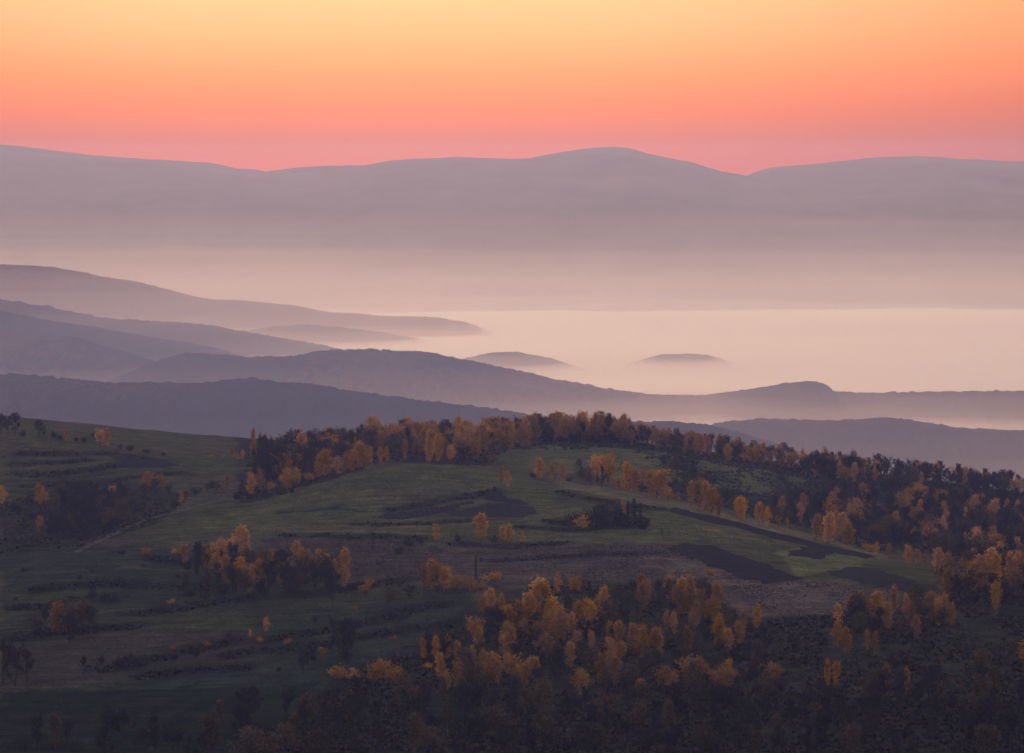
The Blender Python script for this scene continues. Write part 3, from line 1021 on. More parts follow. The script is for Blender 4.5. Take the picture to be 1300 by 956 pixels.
PHRASE = {}
PHRASE['crest_left'] = 'on the bare crest of the near hill'
rows('crest_left', [(N_, 'grey', 10, 553, 28, 1.15), (N_, 'grey', 49, 555, 20, 1.25), (N_, 'grey', 0, 553, 26, 1.0), (N_, 'grey', 19, 553, 27, 1.1), (N_, 'grey', 56, 556, 17, 1.2), (U, 'dark', 30, 554, 9, 1.2), (U, 'dark', 108, 562, 10, 1.2), (U, 'dark', 186, 576, 8, 1.3), (U, 'dark', 67, 556, 10, 1), (B, 'orange', 83, 559, 15, 1.0),
                    (U, 'dark', 76, 558, 8, 1), (U, 'dark', 96, 560, 7, 1), (W, 'orange', 127, 566, 22, .9), (B, 'rust', 136, 567, 22, .9), (N_, 'grey', 117, 564, 14, .9),
                    (U, 'dark', 154, 570, 8, 1), (U, 'dark', 165, 572, 9, 1), (U, 'dark', 208, 579, 6, 1.2)])
PHRASE['saddle'] = 'on the saddle beside the draw woods'
rows('saddle', [(U, 'orange', 269, 581, 5, 1), (U, 'rust', 283, 581, 6, 1), (B, 'rust', 295, 582, 14, .8), (B, 'orange', 308, 583, 12, 1), (U, 'orange', 303, 583, 8, 1)])
PHRASE['slope_left'] = 'on the slope above the dirt track'
rows('slope_left', [(W, 'rust', 190, 622, 24, 1.0), (W, 'rust', 204, 624, 25, .9), (W, 'olive', 184, 632, 20, 1.1), (N_, 'grey', 196, 634, 24, 1.1), (N_, 'grey', 214, 634, 22, 1.1), (B, 'orange', 50, 640, 25, 1.3), (W, 'golden', 56, 642, 22, .8), (B, 'golden', 3, 640, 22, 1.3),
                    (W, 'orange', 142, 628, 12, 1.1), (B, 'orange', 289, 622, 19, 1.1), (B, 'orange', 230, 641, 18, .8), (B, 'golden', 50, 676, 20, 1.1), (W, 'olive', 30, 672, 20, 1.0),
                    (W, 'brown', 130, 650, 22, 1.1), (W, 'olive', 152, 652, 18, 1.0), (W, 'brown', 148, 668, 26, .9), (N_, 'grey', 84, 660, 28, 1.0), (N_, 'grey', 96, 668, 30, 1.0), (N_, 'grey', 112, 664, 28, 1.0), (N_, 'grey', 126, 672, 30, 1.1),
                    (U, 'dark', 140, 672, 16, 1), (U, 'dark', 108, 640, 14, 1), (U, 'dark', 166, 645, 16, 1), (U, 'dark', 176, 650, 16, 1), (U, 'dark', 220, 645, 12, 1), (U, 'dark', 250, 628, 12, 1), (U, 'dark', 270, 620, 12, 1), (U, 'dark', 74, 648, 12, 1), (U, 'dark', 20, 650, 14, 1), (U, 'dark', 40, 660, 14, 1),
                    (U, 'dark', 232, 632, 12, 1), (W, 'olive', 262, 626, 14, 1.0), (W, 'brown', 275, 624, 13, 1.0), (U, 'dark', 62, 678, 16, 1), (U, 'dark', 90, 684, 16, 1)])
PHRASE['draw'] = 'in the wood at the draw head'
rows('draw', [(N_, 'grey', 332, 604, 54, 1.0), (N_, 'grey', 342, 600, 46, 1.0), (N_, 'grey', 324, 608, 40, 1.0), (N_, 'grey', 352, 606, 44, 1.1), (B, 'golden', 322, 596, 50, .45),
              (B, 'orange', 318, 629, 27, 1.0), (B, 'orange', 331, 624, 28, .9), (B, 'golden', 364, 622, 26, 1.2), (W, 'golden', 377, 619, 26, .8), (U, 'orange', 344, 622, 12, 1), (U, 'dark', 338, 634, 12, 1), (U, 'dark', 356, 628, 14, 1),
              (B, 'golden', 405, 608, 30, 1.0), (B, 'orange', 413, 604, 32, 1.1), (U, 'orange', 394, 610, 12, 1), (B, 'golden', 428, 603, 22, 1.1), (B, 'golden', 437, 600, 24, 1.2), (B, 'orange', 446, 598, 26, 1.2), (B, 'golden', 456, 594, 32, 1.1), (B, 'golden', 463, 593, 26, 1.0), (B, 'golden', 471, 590, 23, .9), (B, 'orange', 483, 588, 20, 1.1), (B, 'orange', 491, 586, 18, 1.1),
              (W, 'rust', 372, 596, 36, 1.0), (B, 'orange', 383, 594, 44, .9), (N_, 'grey', 362, 606, 40, 1), (N_, 'grey', 396, 598, 40, 1), (W, 'brown', 386, 602, 30, 1), (N_, 'grey', 404, 592, 34, 1.1), (W, 'orange', 420, 588, 34, 1.0), (W, 'orange', 434, 586, 34, 1.0), (N_, 'grey', 414, 582, 28, 1), (W, 'rust', 448, 584, 34, .9), (N_, 'grey', 468, 580, 30, 1), (S_, 'dark', 459, 570, 24, 1.2),
              (U, 'dark', 300, 634, 10, 1), (U, 'dark', 372, 626, 10, 1), (U, 'dark', 390, 618, 9, 1)])
PHRASE['knoll_edge'] = 'along the upper edge of the knoll'
rows('knoll_edge', [(S_, 'dark', 500, 584, 12, 1.2), (S_, 'dark', 524, 585, 14, 1.0), (S_, 'dark', 537, 586, 14, 1.2), (B, 'golden', 545, 587, 30, 1.1), (B, 'orange', 556, 586, 34, 1.1), (W, 'brown', 584, 588, 34, 1.0), (W, 'rust', 600, 588, 32, .9), (W, 'orange', 572, 588, 26, .8), (N_, 'grey', 592, 590, 30, 1.1), (B, 'rust', 515, 584, 26, 1)])
PHRASE['crest_mid'] = 'standing alone on the tan crest strip'
rows('crest_mid', [(B, 'golden', 636, 614, 22, .9), (B, 'golden', 645, 618, 19, 1.2), (B, 'orange', 684, 608, 25, 1.1), (B, 'rust', 700, 610, 22, 1.0), (B, 'orange', 714, 613, 24, 1.0), (U, 'dark', 676, 606, 8, 1), (U, 'dark', 722, 611, 8, 1)])
PHRASE['pasture'] = 'on the open pasture under the knoll'
rows('pasture', [(B, 'golden', 610, 685, 32, 1.35), (B, 'golden', 554, 688, 22, 1.2), (B, 'golden', 638, 686, 17, 1.2), (B, 'golden', 646, 688, 22, 1.0), (B, 'orange', 663, 688, 13, 1.1), (U, 'dark', 580, 688, 12, 1), (U, 'dark', 535, 690, 10, 1), (U, 'dark', 520, 694, 14, 1), (U, 'dark', 626, 688, 10, 1), (S_, 'dark', 840, 679, 10, .9), (S_, 'dark', 473, 700, 16, .6), (U, 'dark', 505, 704, 14, 1)])
PHRASE['thicket'] = 'in the dark thicket on the pasture'
rows('thicket', [(W, 'golden', 738, 675, 21, 1.35), (B, 'orange', 791, 664, 30, .6), (S_, 'dark', 805, 669, 38, 1.1), (S_, 'dark', 797, 668, 32, 1.0), (S_, 'dark', 813, 668, 30, 1.0), (U, 'dark', 716, 668, 18, 1), (U, 'dark', 728, 666, 20, 1), (U, 'dark', 748, 668, 26, 1), (U, 'dark', 760, 667, 30, .9), (U, 'dark', 772, 666, 32, .9), (U, 'dark', 783, 668, 30, .9), (W, 'olive', 765, 668, 32, .9), (W, 'olive', 778, 670, 28, .9), (U, 'dark', 700, 666, 10, 1), (U, 'dark', 690, 664, 8, 1), (U, 'dark', 815, 672, 20, 1)])
PHRASE['second_field'] = 'between the crest and the second field'
rows('second_field', [(W, 'orange', 758, 612, 38, 1.0), (W, 'orange', 772, 612, 40, .9), (W, 'brown', 750, 616, 28, 1.0), (U, 'dark', 740, 606, 16, 1), (N_, 'grey', 735, 604, 20, 1.1), (N_, 'grey', 764, 620, 30, 1.1),
                      (B, 'orange', 796, 624, 38, 1.0), (B, 'rust', 806, 626, 30, 1.2), (W, 'rust', 815, 622, 30, .9), (B, 'orange', 786, 622, 16, 1.4), (B, 'orange', 778, 619, 12, 1.2), (W, 'orange', 834, 632, 36, .9), (B, 'orange', 842, 634, 36, 1.2), (B, 'rust', 826, 630, 32, 1.1), (W, 'orange', 848, 636, 18, 1.2), (B, 'golden', 860, 638, 12, 1.3),
                      (B, 'orange', 876, 643, 32, 1.2), (B, 'rust', 888, 648, 38, 1.2), (B, 'orange', 896, 652, 40, 1.0), (B, 'orange', 904, 654, 34, 1.1), (B, 'rust', 913, 656, 26, 1.0), (B, 'golden', 940, 658, 26, 1.2), (B, 'orange', 934, 656, 20, 1.0), (B, 'golden', 963, 666, 28, 1.2), (B, 'golden', 974, 668, 24, 1.1), (B, 'rust', 988, 670, 16, 1), (B, 'rust', 999, 672, 15, 1),
                      (N_, 'grey', 868, 612, 36, 1.1), (N_, 'grey', 880, 616, 38, 1.1), (W, 'brown', 860, 606, 32, 1), (N_, 'grey', 845, 606, 26, 1.1), (W, 'brown', 894, 614, 20, 1.1), (N_, 'grey', 905, 622, 26, 1.1), (U, 'dark', 920, 632, 14, 1), (U, 'dark', 850, 622, 12, 1), (U, 'dark', 992, 612, 12, 1)])
PHRASE['golden_copse'] = 'in the golden copse on the terraces'
rows('golden_copse', [(B, 'golden', 306, 706, 36, 1.1), (B, 'golden', 312, 712, 38, .9), (B, 'golden', 270, 712, 22, 1.2), (B, 'golden', 282, 716, 30, 1.2), (B, 'golden', 293, 718, 32, 1.1), (B, 'orange', 234, 716, 24, 1.0), (U, 'orange', 220, 703, 8, 1), (U, 'rust', 186, 704, 12, 1), (B, 'orange', 260, 724, 30, 1.1), (B, 'orange', 273, 734, 32, 1.2), (B, 'rust', 288, 742, 36, 1.2),
                      (B, 'orange', 304, 744, 36, 1.1), (B, 'orange', 318, 752, 34, 1.2), (B, 'rust', 330, 742, 32, 1.2), (B, 'golden', 344, 722, 24, 1.0), (B, 'golden', 376, 722, 34, .9), (B, 'golden', 384, 732, 36, .9), (W, 'rust', 362, 738, 28, 1.0), (B, 'golden', 393, 724, 26, 1.2), (B, 'golden', 405, 726, 28, 1.1), (B, 'golden', 414, 730, 26, 1.1), (B, 'golden', 356, 746, 20, 1.2), (B, 'golden', 338, 746, 20, 1.1), (W, 'brown', 400, 742, 28, 1.0), (W, 'brown', 380, 748, 28, .9), (B, 'orange', 424, 738, 28, .8),
                      (B, 'orange', 438, 746, 48, .9), (B, 'rust', 432, 742, 34, .8), (W, 'brown', 306, 730, 34, 1.0), (W, 'brown', 262, 744, 20, 1.2), (N_, 'grey', 345, 744, 40, 1), (N_, 'grey', 294, 752, 32, 1.1), (N_, 'grey', 412, 746, 34, 1), (N_, 'grey', 250, 736, 26, 1), (U, 'dark', 268, 700, 12, 1), (U, 'dark', 250, 702, 10, 1), (U, 'dark', 240, 724, 12, 1), (U, 'dark', 330, 756, 14, 1), (U, 'dark', 370, 754, 14, 1), (U, 'dark', 420, 752, 14, 1), (U, 'dark', 284, 756, 12, 1), (U, 'dark', 450, 750, 12, 1)])
PHRASE['heath_clump'] = 'in the rusty clump on the heath'
rows('heath_clump', [(B, 'rust', 538, 746, 30, 1.3), (W, 'rust', 556, 748, 40, .8), (B, 'rust', 549, 748, 38, 1.1), (B, 'orange', 565, 750, 28, 1.3), (W, 'rust', 583, 752, 24, 1.1), (W, 'orange', 598, 754, 24, 1.0), (U, 'orange', 626, 738, 15, 1.3), (S_, 'dark', 604, 738, 34, .45), (U, 'rust', 610, 750, 12, 1), (U, 'rust', 464, 752, 14, 1), (U, 'dark', 520, 752, 14, 1), (U, 'rust', 470, 744, 12, 1), (U, 'rust', 900, 730, 10, 1.3), (U, 'rust', 850, 735, 8, 1.3)])
PHRASE['lower_left'] = 'on the shaded lower terraces'
rows('lower_left', [(B, 'rust', 74, 806, 40, 1.1), (W, 'brown', 86, 806, 48, 1.0), (W, 'brown', 103, 804, 42, .9), (N_, 'grey', 92, 810, 40, 1.1), (N_, 'grey', 116, 806, 34, 1.0), (N_, 'grey', 58, 806, 30, 1), (W, 'brown', 44, 806, 26, 1), (B, 'golden', 338, 802, 18, 1.3), (B, 'golden', 318, 810, 10, 1.3), (U, 'orange', 331, 816, 9, 1), (U, 'orange', 218, 766, 8, 1), (U, 'dark', 130, 764, 16, 1), (U, 'dark', 116, 760, 14, 1), (U, 'dark', 145, 764, 14, 1), (U, 'dark', 240, 758, 12, 1), (U, 'dark', 260, 760, 10, 1),
                    (U, 'dark', 500, 782, 14, 1), (U, 'dark', 180, 846, 14, 1), (U, 'dark', 150, 848, 16, 1), (U, 'dark', 130, 842, 12, 1), (U, 'dark', 220, 838, 12, 1), (U, 'dark', 250, 834, 10, 1), (U, 'rust', 262, 822, 9, 1), (U, 'rust', 366, 818, 10, 1), (U, 'rust', 410, 830, 10, 1),
                    (N_, 'grey', 4, 868, 60, 1), (N_, 'grey', 20, 872, 55, 1), (N_, 'grey', 34, 866, 44, 1), (N_, 'grey', 12, 850, 40, 1)])
fill('lower_left', [(20, 700), (200, 690), (330, 760), (600, 745), (600, 800), (420, 850), (60, 866), (0, 860)], 15, [(U, 'dark', 6), (U, 'rust', 1), (U, 'olive', 2), (N_, 'grey', 1), (W, 'brown', .6)], 3.2, 6.0, 700, 990, keep=.45, seed=31)
PHRASE['bottom_mid'] = 'beside the lowest green terrace'
rows('bottom_mid', [(W, 'orange', 488, 870, 36, 1.2), (W, 'rust', 474, 872, 34, .9), (W, 'rust', 502, 874, 34, .9), (U, 'orange', 432, 862, 20, 1.2), (U, 'rust', 450, 864, 18, 1.2), (U, 'olive', 505, 866, 12, 1), (N_, 'grey', 430, 840, 60, 1.1), (N_, 'grey', 446, 838, 50, 1.1), (N_, 'grey', 440, 852, 46, 1.0), (N_, 'grey', 396, 852, 34, 1), (N_, 'grey', 385, 856, 40, .9),
                    (B, 'golden', 538, 838, 28, 1.0), (B, 'golden', 553, 836, 26, .9), (B, 'golden', 569, 838, 30, 1.0), (B, 'golden', 581, 840, 26, .9), (B, 'golden', 558, 862, 32, 1.0), (U, 'orange', 543, 850, 10, 1), (N_, 'grey', 545, 840, 40, .9), (N_, 'grey', 562, 842, 42, .9)])


fill('draw', [(325, 612), (340, 585), (400, 576), (480, 574), (480, 582), (440, 590), (400, 600), (370, 614)], 5.5, [(N_, 'grey', 5), (W, 'rust', 1.2), (W, 'brown', 1.5)], 9, 13, 1090, 1300, seed=21)
fill('slope_left', [(70, 640), (110, 625), (165, 640), (165, 675), (110, 692), (50, 690)], 6.5, [(N_, 'grey', 5), (W, 'brown', 1), (U, 'dark', 1)], 6, 9, 940, 1110, seed=22)
fill('golden_copse', [(250, 720), (300, 715), (350, 728), (430, 735), (445, 752), (380, 756), (280, 757)], 5.0, [(N_, 'grey', 4), (W, 'brown', 1), (B, 'brown', 1), (U, 'dark', 1)], 6, 9, 860, 950, seed=23)
PHRASE['ridge_a'] = 'in the ridge wood above the knoll'
fill('ridge_a', [(470, 566), (500, 562), (560, 560), (620, 560), (628, 586), (600, 586), (545, 578), (475, 580)], 6.0, [(B, 'orange', 4), (B, 'rust', 5), (W, 'rust', 2), (N_, 'grey', 3), (W, 'brown', 1), (S_, 'dark', .4)], 8.5, 13.5, 1180, 1340, seed=3)
PHRASE['ridge_b'] = 'in the ridge wood behind the second field'
fill('ridge_b', [(620, 556), (700, 548), (780, 552), (800, 558), (800, 566), (700, 562), (640, 575), (622, 592)], 6.5, [(B, 'orange', 3), (B, 'rust', 6), (W, 'rust', 2), (N_, 'grey', 4), (W, 'brown', 2)], 9, 13, 1180, 1340, seed=4)
rows('ridge_b', [(W, 'olive', 699, 562, 38, .8)] + [(U, 'dark', x, 561 + (x - 640) * .02, 15 + (x * 7) % 5, 1.2) for x in range(648, 806, 11)])
PHRASE['ridge_c'] = 'in the thin ridge wood by the saddle'
fill('ridge_c', [(800, 556), (880, 566), (960, 582), (1020, 590), (1020, 600), (960, 592), (880, 578), (800, 566)], 7.0, [(B, 'orange', 3), (B, 'rust', 5), (W, 'rust', 1), (N_, 'grey', 5), (W, 'brown', 2)], 6.5, 9.5, 1180, 1340, seed=5)
PHRASE['bare_row'] = 'in the bare row on the skyline'
fill('bare_row', [(1018, 594), (1100, 598), (1200, 608), (1320, 622), (1320, 640), (1200, 628), (1100, 616), (1018, 608)], 7.5, [(N_, 'grey', 9), (N_, 'grey', 3), (W, 'brown', 1.2), (W, 'rust', 1.0), (B, 'orange', .9)], 7, 10, 1180, 1345, (1.0, 1.35), seed=6)
PHRASE['valley_wood'] = 'in the mixed wood behind the crest'
fill('valley_wood', [(1000, 640), (1060, 632), (1100, 632), (1200, 636), (1320, 642), (1320, 712), (1200, 710), (1120, 700), (1050, 684), (990, 668), (960, 650)], 8.0, [(N_, 'grey', 8), (B, 'rust', 1.3), (B, 'orange', 1.3), (W, 'brown', 2.5), (W, 'rust', .8), (S_, 'dark', .25)], 6, 9.5, 1010, 1230, (1.0, 1.3), seed=7)
rows('valley_wood', [(B, 'golden', 1035, 688, 34, 1.3), (B, 'golden', 1052, 690, 38, 1.2), (B, 'orange', 1060, 690, 30, 1.0), (B, 'rust', 1077, 692, 28, 1.2), (U, 'orange', 1106, 700, 12, 1.5), (B, 'golden', 1112, 704, 16, 1.4), (B, 'golden', 1128, 708, 18, 1.2), (B, 'orange', 1152, 715, 22, 1.1), (B, 'golden', 1165, 716, 18, 1.3), (B, 'orange', 1190, 726, 30, 1.4), (B, 'rust', 1175, 718, 14, 1.2)])
PHRASE['right_edge_wood'] = 'in the wood beside the heath corner'
fill('right_edge_wood', [(1240, 712), (1320, 700), (1320, 766), (1262, 775), (1215, 772), (1195, 760), (1205, 735)], 7.5, [(B, 'rust', 2), (B, 'orange', 2), (W, 'brown', 2), (N_, 'grey', 4), (B, 'golden', 1)], 6.5, 10.5, 820, 1060, (1.0, 1.25), seed=8)
rows('right_edge_wood', [(B, 'orange', 1245, 748, 42, 1.1), (B, 'orange', 1257, 742, 46, 1.0), (B, 'golden', 1264, 776, 36, 1.0), (B, 'rust', 1230, 745, 32, 1.2)])
PHRASE['heath_wood'] = 'in the wood edge under the heath'
fill('heath_wood', [(1070, 778), (1190, 765), (1210, 800), (1180, 815), (1080, 812), (1060, 800)], 8.5, [(W, 'olive', 1), (W, 'brown', 4), (B, 'rust', 2), (N_, 'grey', 2), (B, 'golden', 1)], 6, 9, 780, 900, (1.0, 1.3), seed=9)
rows('heath_wood', [(W, 'brown', 1090, 786, 38, 1.1), (W, 'rust', 1080, 784, 30, 1.0), (B, 'golden', 1127, 800, 34, 1.0), (B, 'golden', 1152, 790, 34, 1.0), (B, 'golden', 1192, 796, 36, 1.0), (B, 'golden', 1198, 792, 34, 1.0), (B, 'golden', 1208, 794, 28, 1.0), (B, 'golden', 961, 798, 30, .9), (B, 'golden', 913, 808, 28, 1.2), (W, 'brown', 930, 806, 34, 1.0), (B, 'rust', 943, 805, 30, 1)])
PHRASE['front_wood_a'] = 'in the front wood below the pasture'
fill('front_wood_a', [(600, 790), (690, 778), (770, 780), (790, 830), (770, 890), (560, 890), (570, 868), (600, 840)], 7.0, [(B, 'rust', 3), (B, 'orange', 3), (B, 'golden', 1.5), (W, 'brown', 2), (W, 'rust', 1), (N_, 'grey', 4), (B, 'brown', 2)], 5.5, 9, 740, 880, (1.0, 1.25), seed=10)
rows('front_wood_a', [(B, 'golden', 622, 776, 28, 1.3), (B, 'golden', 637, 780, 26, 1.2), (B, 'orange', 612, 778, 20, 1.2), (B, 'golden', 683, 800, 62, 1.0), (B, 'golden', 693, 802, 62, 1.1), (B, 'orange', 672, 806, 52, 1.2), (B, 'golden', 703, 808, 50, 1.2), (B, 'rust', 657, 810, 46, 1.2), (B, 'orange', 715, 815, 44, 1.2), (B, 'golden', 642, 834, 44, 1.1), (B, 'orange', 650, 836, 40, 1.0), (B, 'golden', 610, 866, 40, 1.0), (B, 'orange', 622, 868, 38, 1.2), (B, 'golden', 632, 870, 32, 1.1), (W, 'rust', 600, 868, 30, .9),
                      (B, 'orange', 745, 800, 38, 1.0), (B, 'golden', 750, 808, 42, 1.0), (B, 'rust', 736, 800, 36, 1.2), (B, 'orange', 726, 822, 42, 1.1), (B, 'golden', 708, 754, 26, 1.0), (W, 'rust', 728, 752, 22, .9), (B, 'orange', 734, 752, 20, 1.1), (S_, 'dark', 748, 762, 26, 1.2), (W, 'golden', 660, 866, 24, 1.0), (W, 'orange', 673, 868, 22, 1.0), (W, 'rust', 652, 870, 26, .9)])
PHRASE['front_wood_b'] = 'in the front wood beneath the heath'
fill('front_wood_b', [(770, 765), (830, 758), (900, 762), (935, 800), (930, 890), (770, 890)], 7.2, [(B, 'rust', 4), (B, 'orange', 1.6), (W, 'rust', 1.5), (B, 'brown', 3), (W, 'brown', 3), (N_, 'grey', 3), (W, 'olive', 1)], 5.5, 8.5, 740, 900, (1.0, 1.25), seed=12)
rows('front_wood_b', [(B, 'rust', 813, 760, 30, 1.1), (B, 'rust', 822, 762, 26, 1.2), (B, 'golden', 868, 780, 46, 1.0), (B, 'golden', 876, 782, 50, .9), (B, 'rust', 862, 784, 40, 1.1), (B, 'rust', 890, 782, 34, 1.1), (B, 'golden', 846, 805, 30, 1.0), (B, 'golden', 855, 807, 28, .8), (W, 'olive', 805, 810, 34, 1.0), (B, 'orange', 815, 836, 40, 1.1), (B, 'orange', 805, 832, 34, 1.2), (B, 'golden', 838, 838, 34, .9), (B, 'orange', 774, 824, 34, 1.1), (B, 'orange', 785, 830, 40, 1.1), (B, 'golden', 876, 828, 20, .9), (B, 'rust', 887, 872, 36, 1.1), (B, 'rust', 896, 874, 30, 1), (B, 'golden', 922, 872, 34, 1.0)])
PHRASE['front_wood_c'] = 'in the dark front wood'
fill('front_wood_c', [(935, 812), (1060, 812), (1180, 822), (1230, 832), (1320, 828), (1320, 890), (930, 890)], 7.8, [(B, 'brown', 4), (B, 'rust', 1), (W, 'rust', 1), (W, 'brown', 4), (N_, 'grey', 6), (W, 'olive', .6), (B, 'rust', 1)], 5, 8, 740, 900, (1.0, 1.25), seed=13)
rows('front_wood_c', [(B, 'rust', 1074, 832, 34, 1.0), (B, 'orange', 1101, 826, 26, .9), (B, 'rust', 1110, 834, 30, .9), (B, 'golden', 1050, 872, 34, .9), (B, 'orange', 1062, 874, 34, 1.0), (W, 'brown', 1245, 858, 34, 1.1), (B, 'golden', 926, 866, 28, 1.0), (B, 'orange', 950, 870, 20, 1.0), (B, 'rust', 1125, 876, 34, 1), (B, 'rust', 1150, 878, 30, 1)])
PHRASE['lowest_wood'] = 'in the lowest wood by the near terraces'
fill('lowest_wood', [(400, 900), (560, 892), (1320, 890), (1320, 975), (-20, 975), (-20, 945), (200, 942)], 8.5, [(N_, 'grey', 9), (W, 'brown', 2), (B, 'brown', 2), (U, 'dark', 2)], 7, 10.5, 670, 770, (1.0, 1.25), seed=14)

ORD = ['first', 'second', 'third', 'fourth', 'fifth', 'sixth', 'seventh', 'eighth', 'ninth', 'tenth', 'eleventh', 'twelfth', 'thirteenth', 'fourteenth', 'fifteenth', 'sixteenth', 'seventeenth', 'eighteenth', 'nineteenth']
TENS = {2: 'twent', 3: 'thirt', 4: 'fort', 5: 'fift', 6: 'sixt', 7: 'sevent', 8: 'eight'}


def ordinal(n):
    if n <= 19: return ORD[n - 1]
    t, u = divmod(n, 10)
    return TENS[t] + 'ieth' if u == 0 else TENS[t] + 'y-' + ORD[u - 1]


WORD = {'birch_tree': 'birch', 'broad_tree': 'broad-crowned tree', 'bare_tree': 'leafless tree', 'spruce_tree': 'spruce', 'bush': 'bush'}
CAT = {'birch_tree': 'birch tree', 'broad_tree': 'tree', 'bare_tree': 'bare tree', 'spruce_tree': 'spruce', 'bush': 'bush'}
COLW = {'golden': 'golden', 'orange': 'orange', 'rust': 'rust-red', 'brown': 'dull brown', 'olive': 'olive-green', 'grey': 'grey', 'dark': 'dark'}
GROUPW = {'birch_tree': 'autumn birches', 'broad_tree': 'broad-crowned trees', 'bare_tree': 'leafless trees', 'spruce_tree': 'spruces', 'bush': 'bushes'}
for t in TREES:
    t['px'], t['top'] = (float(a) for a in project(t['x'], t['y'], t['z'] + t['h']))
    t['hpx'] = F * t['h'] / t['y']
TREES = [t for t in TREES if -25 < t['px'] < 1325 and t['top'] < 958]
MASS = {}
for kind in (B, N_, W):
    ts = sorted((t for t in TREES if t['kind'] == kind), key=lambda t: -t['hpx'] * t.get('pri', 1.0))
    MASS[kind] = ts[290:]
edge = random.Random(91)      # the woods go on past the edge of the picture
for _ in range(700):
    y = edge.uniform(700, 1330); x = edge.uniform(.181, .30) * y
    if x > 322: continue
    z = float(ground_at(x, y)); k_ = N_ if edge.random() < .62 else B
    MASS[k_].append(dict(kind=k_, col='grey' if k_ == N_ else edge.choice(('rust', 'orange', 'brown', 'brown')), x=x, y=y, z=z, h=edge.uniform(6, 10), w=edge.uniform(1, 1.3)))
drop = {id(t) for v in MASS.values() for t in v}
TREES = [t for t in TREES if id(t) not in drop]
fam = {}
for t in TREES: fam.setdefault((t['cl'], t['kind'], t['col']), []).append(t)
for (cl, kind, colr), ts in fam.items():
    hs = sorted(q['hpx'] for q in ts); med = hs[len(hs) // 2]
    for q in ts:
        q['size'] = '' if len(ts) < 4 else ('tall ' if q['hpx'] > 1.14 * med else 'small ' if q['hpx'] < .86 * med else 'middling ')
    for sz in {q['size'] for q in ts}:
        sub = sorted((q for q in ts if q['size'] == sz), key=lambda q: q['px'])
        for i, q in enumerate(sub):
            if len(sub) == 1: q['label'] = f"the one {sz}{COLW[colr]} {WORD[kind]} {PHRASE[cl]}"
            elif i == len(sub) - 1: q['label'] = f"last {sz}{COLW[colr]} {WORD[kind]} from left {PHRASE[cl]}"
            else: q['label'] = f"{ordinal(i + 1)} {sz}{COLW[colr]} {WORD[kind]} from left {PHRASE[cl]}"
for t in TREES:
    T, C = random.choice(LIB[(t['kind'], t['col'])])
    o = bpy.data.objects.new(t['kind'], None)
    o.empty_display_size = .5
    COL.objects.link(o)
    s = t['h'] / UNIT
    o.location = (t['x'], t['y'], t['z'] - .05)
    o.rotation_euler = (0, 0, random.uniform(0, 6.28))
    o.scale = (s * t['w'], s * t['w'], s)
    prop(o, t['label'], CAT[t['kind']], f"{GROUPW[t['kind']]} {PHRASE[t['cl']]}")
    link('trunk', T, o); link('crown', C, o)


def joined(name, label, ts):
    """the trees too many to count, one mesh of the same trunks and crowns"""
    Vs, Fs, Ms, off = [], [], [], 0
    mats = []
    for t in ts:
        s = t['h'] / UNIT; a = random.uniform(0, 6.28)
        for part in random.choice(LIB[(t['kind'], t['col'])]):
            m = part.materials[0]
            if m not in mats: mats.append(m)
            n = len(part.vertices); v = np.empty(n * 3, np.float32); part.vertices.foreach_get('co', v); v = v.reshape(-1, 3)
            q = np.empty(len(part.loops), np.int32); part.loops.foreach_get('vertex_index', q); q = q.reshape(-1, 4)
            c, d = math.cos(a), math.sin(a)
            Vs.append(np.column_stack([(v[:, 0] * c - v[:, 1] * d) * s * t['w'] + t['x'], (v[:, 0] * d + v[:, 1] * c) * s * t['w'] + t['y'], v[:, 2] * s + t['z'] - .05]))
            Fs.append(q + off); Ms.append(np.full(len(q), mats.index(m), np.int32)); off += n
    me = mesh_np(name, np.concatenate(Vs), np.concatenate(Fs))
    for m in mats: me.materials.append(m)
    me.polygons.foreach_set('material_index', np.concatenate(Ms))
    prop(link(name, me), label, kind='stuff')


if MASS[B]: joined('birch_thicket', 'the many lesser birches crowded between the larger trees of the woods', MASS[B])
if MASS[W]: joined('broad_thicket', 'the many lesser broad-crowned trees crowded between the larger trees of the woods', MASS[W])
if MASS[N_]: joined('bare_thicket', 'the many lesser leafless trees crowded between the larger trees of the woods', MASS[N_])
print('MASS', {k: len(v) for k, v in MASS.items()})
print(len(set(t['label'] for t in TREES)), max(len(t['label'].split()) for t in TREES), [t['label'] for t in TREES][::60])
print('TREES', len(TREES), {k: sum(1 for t in TREES if t['kind'] == k) for k in WORD})

# ------------------------------------------------------------------ undergrowth and rough grass: nobody could count it
def scatter(name, label, polys, count, size, cols, seed, ymin=600, ymax=1340, flat=.6, blades=5):
    r = np.random.default_rng(seed)
    X = r.uniform(-260, 260, count * 8); Y = r.uniform(ymin, ymax, count * 8)
    Z = ground_at(X, Y)
    px, py = project(X, Y, Z)
    m = np.zeros(len(X), bool)
    for P in polys: m |= in_poly(px, py, P)
    clump = fbm(X / 9, Y / 14, seed + 3, 3)
    m &= clump > r.uniform(.3, .62, len(X))
    X, Y, Z = X[m][:count], Y[m][:count], Z[m][:count]
    return tufts(name, label, X, Y, Z, size, cols, r, flat, blades)


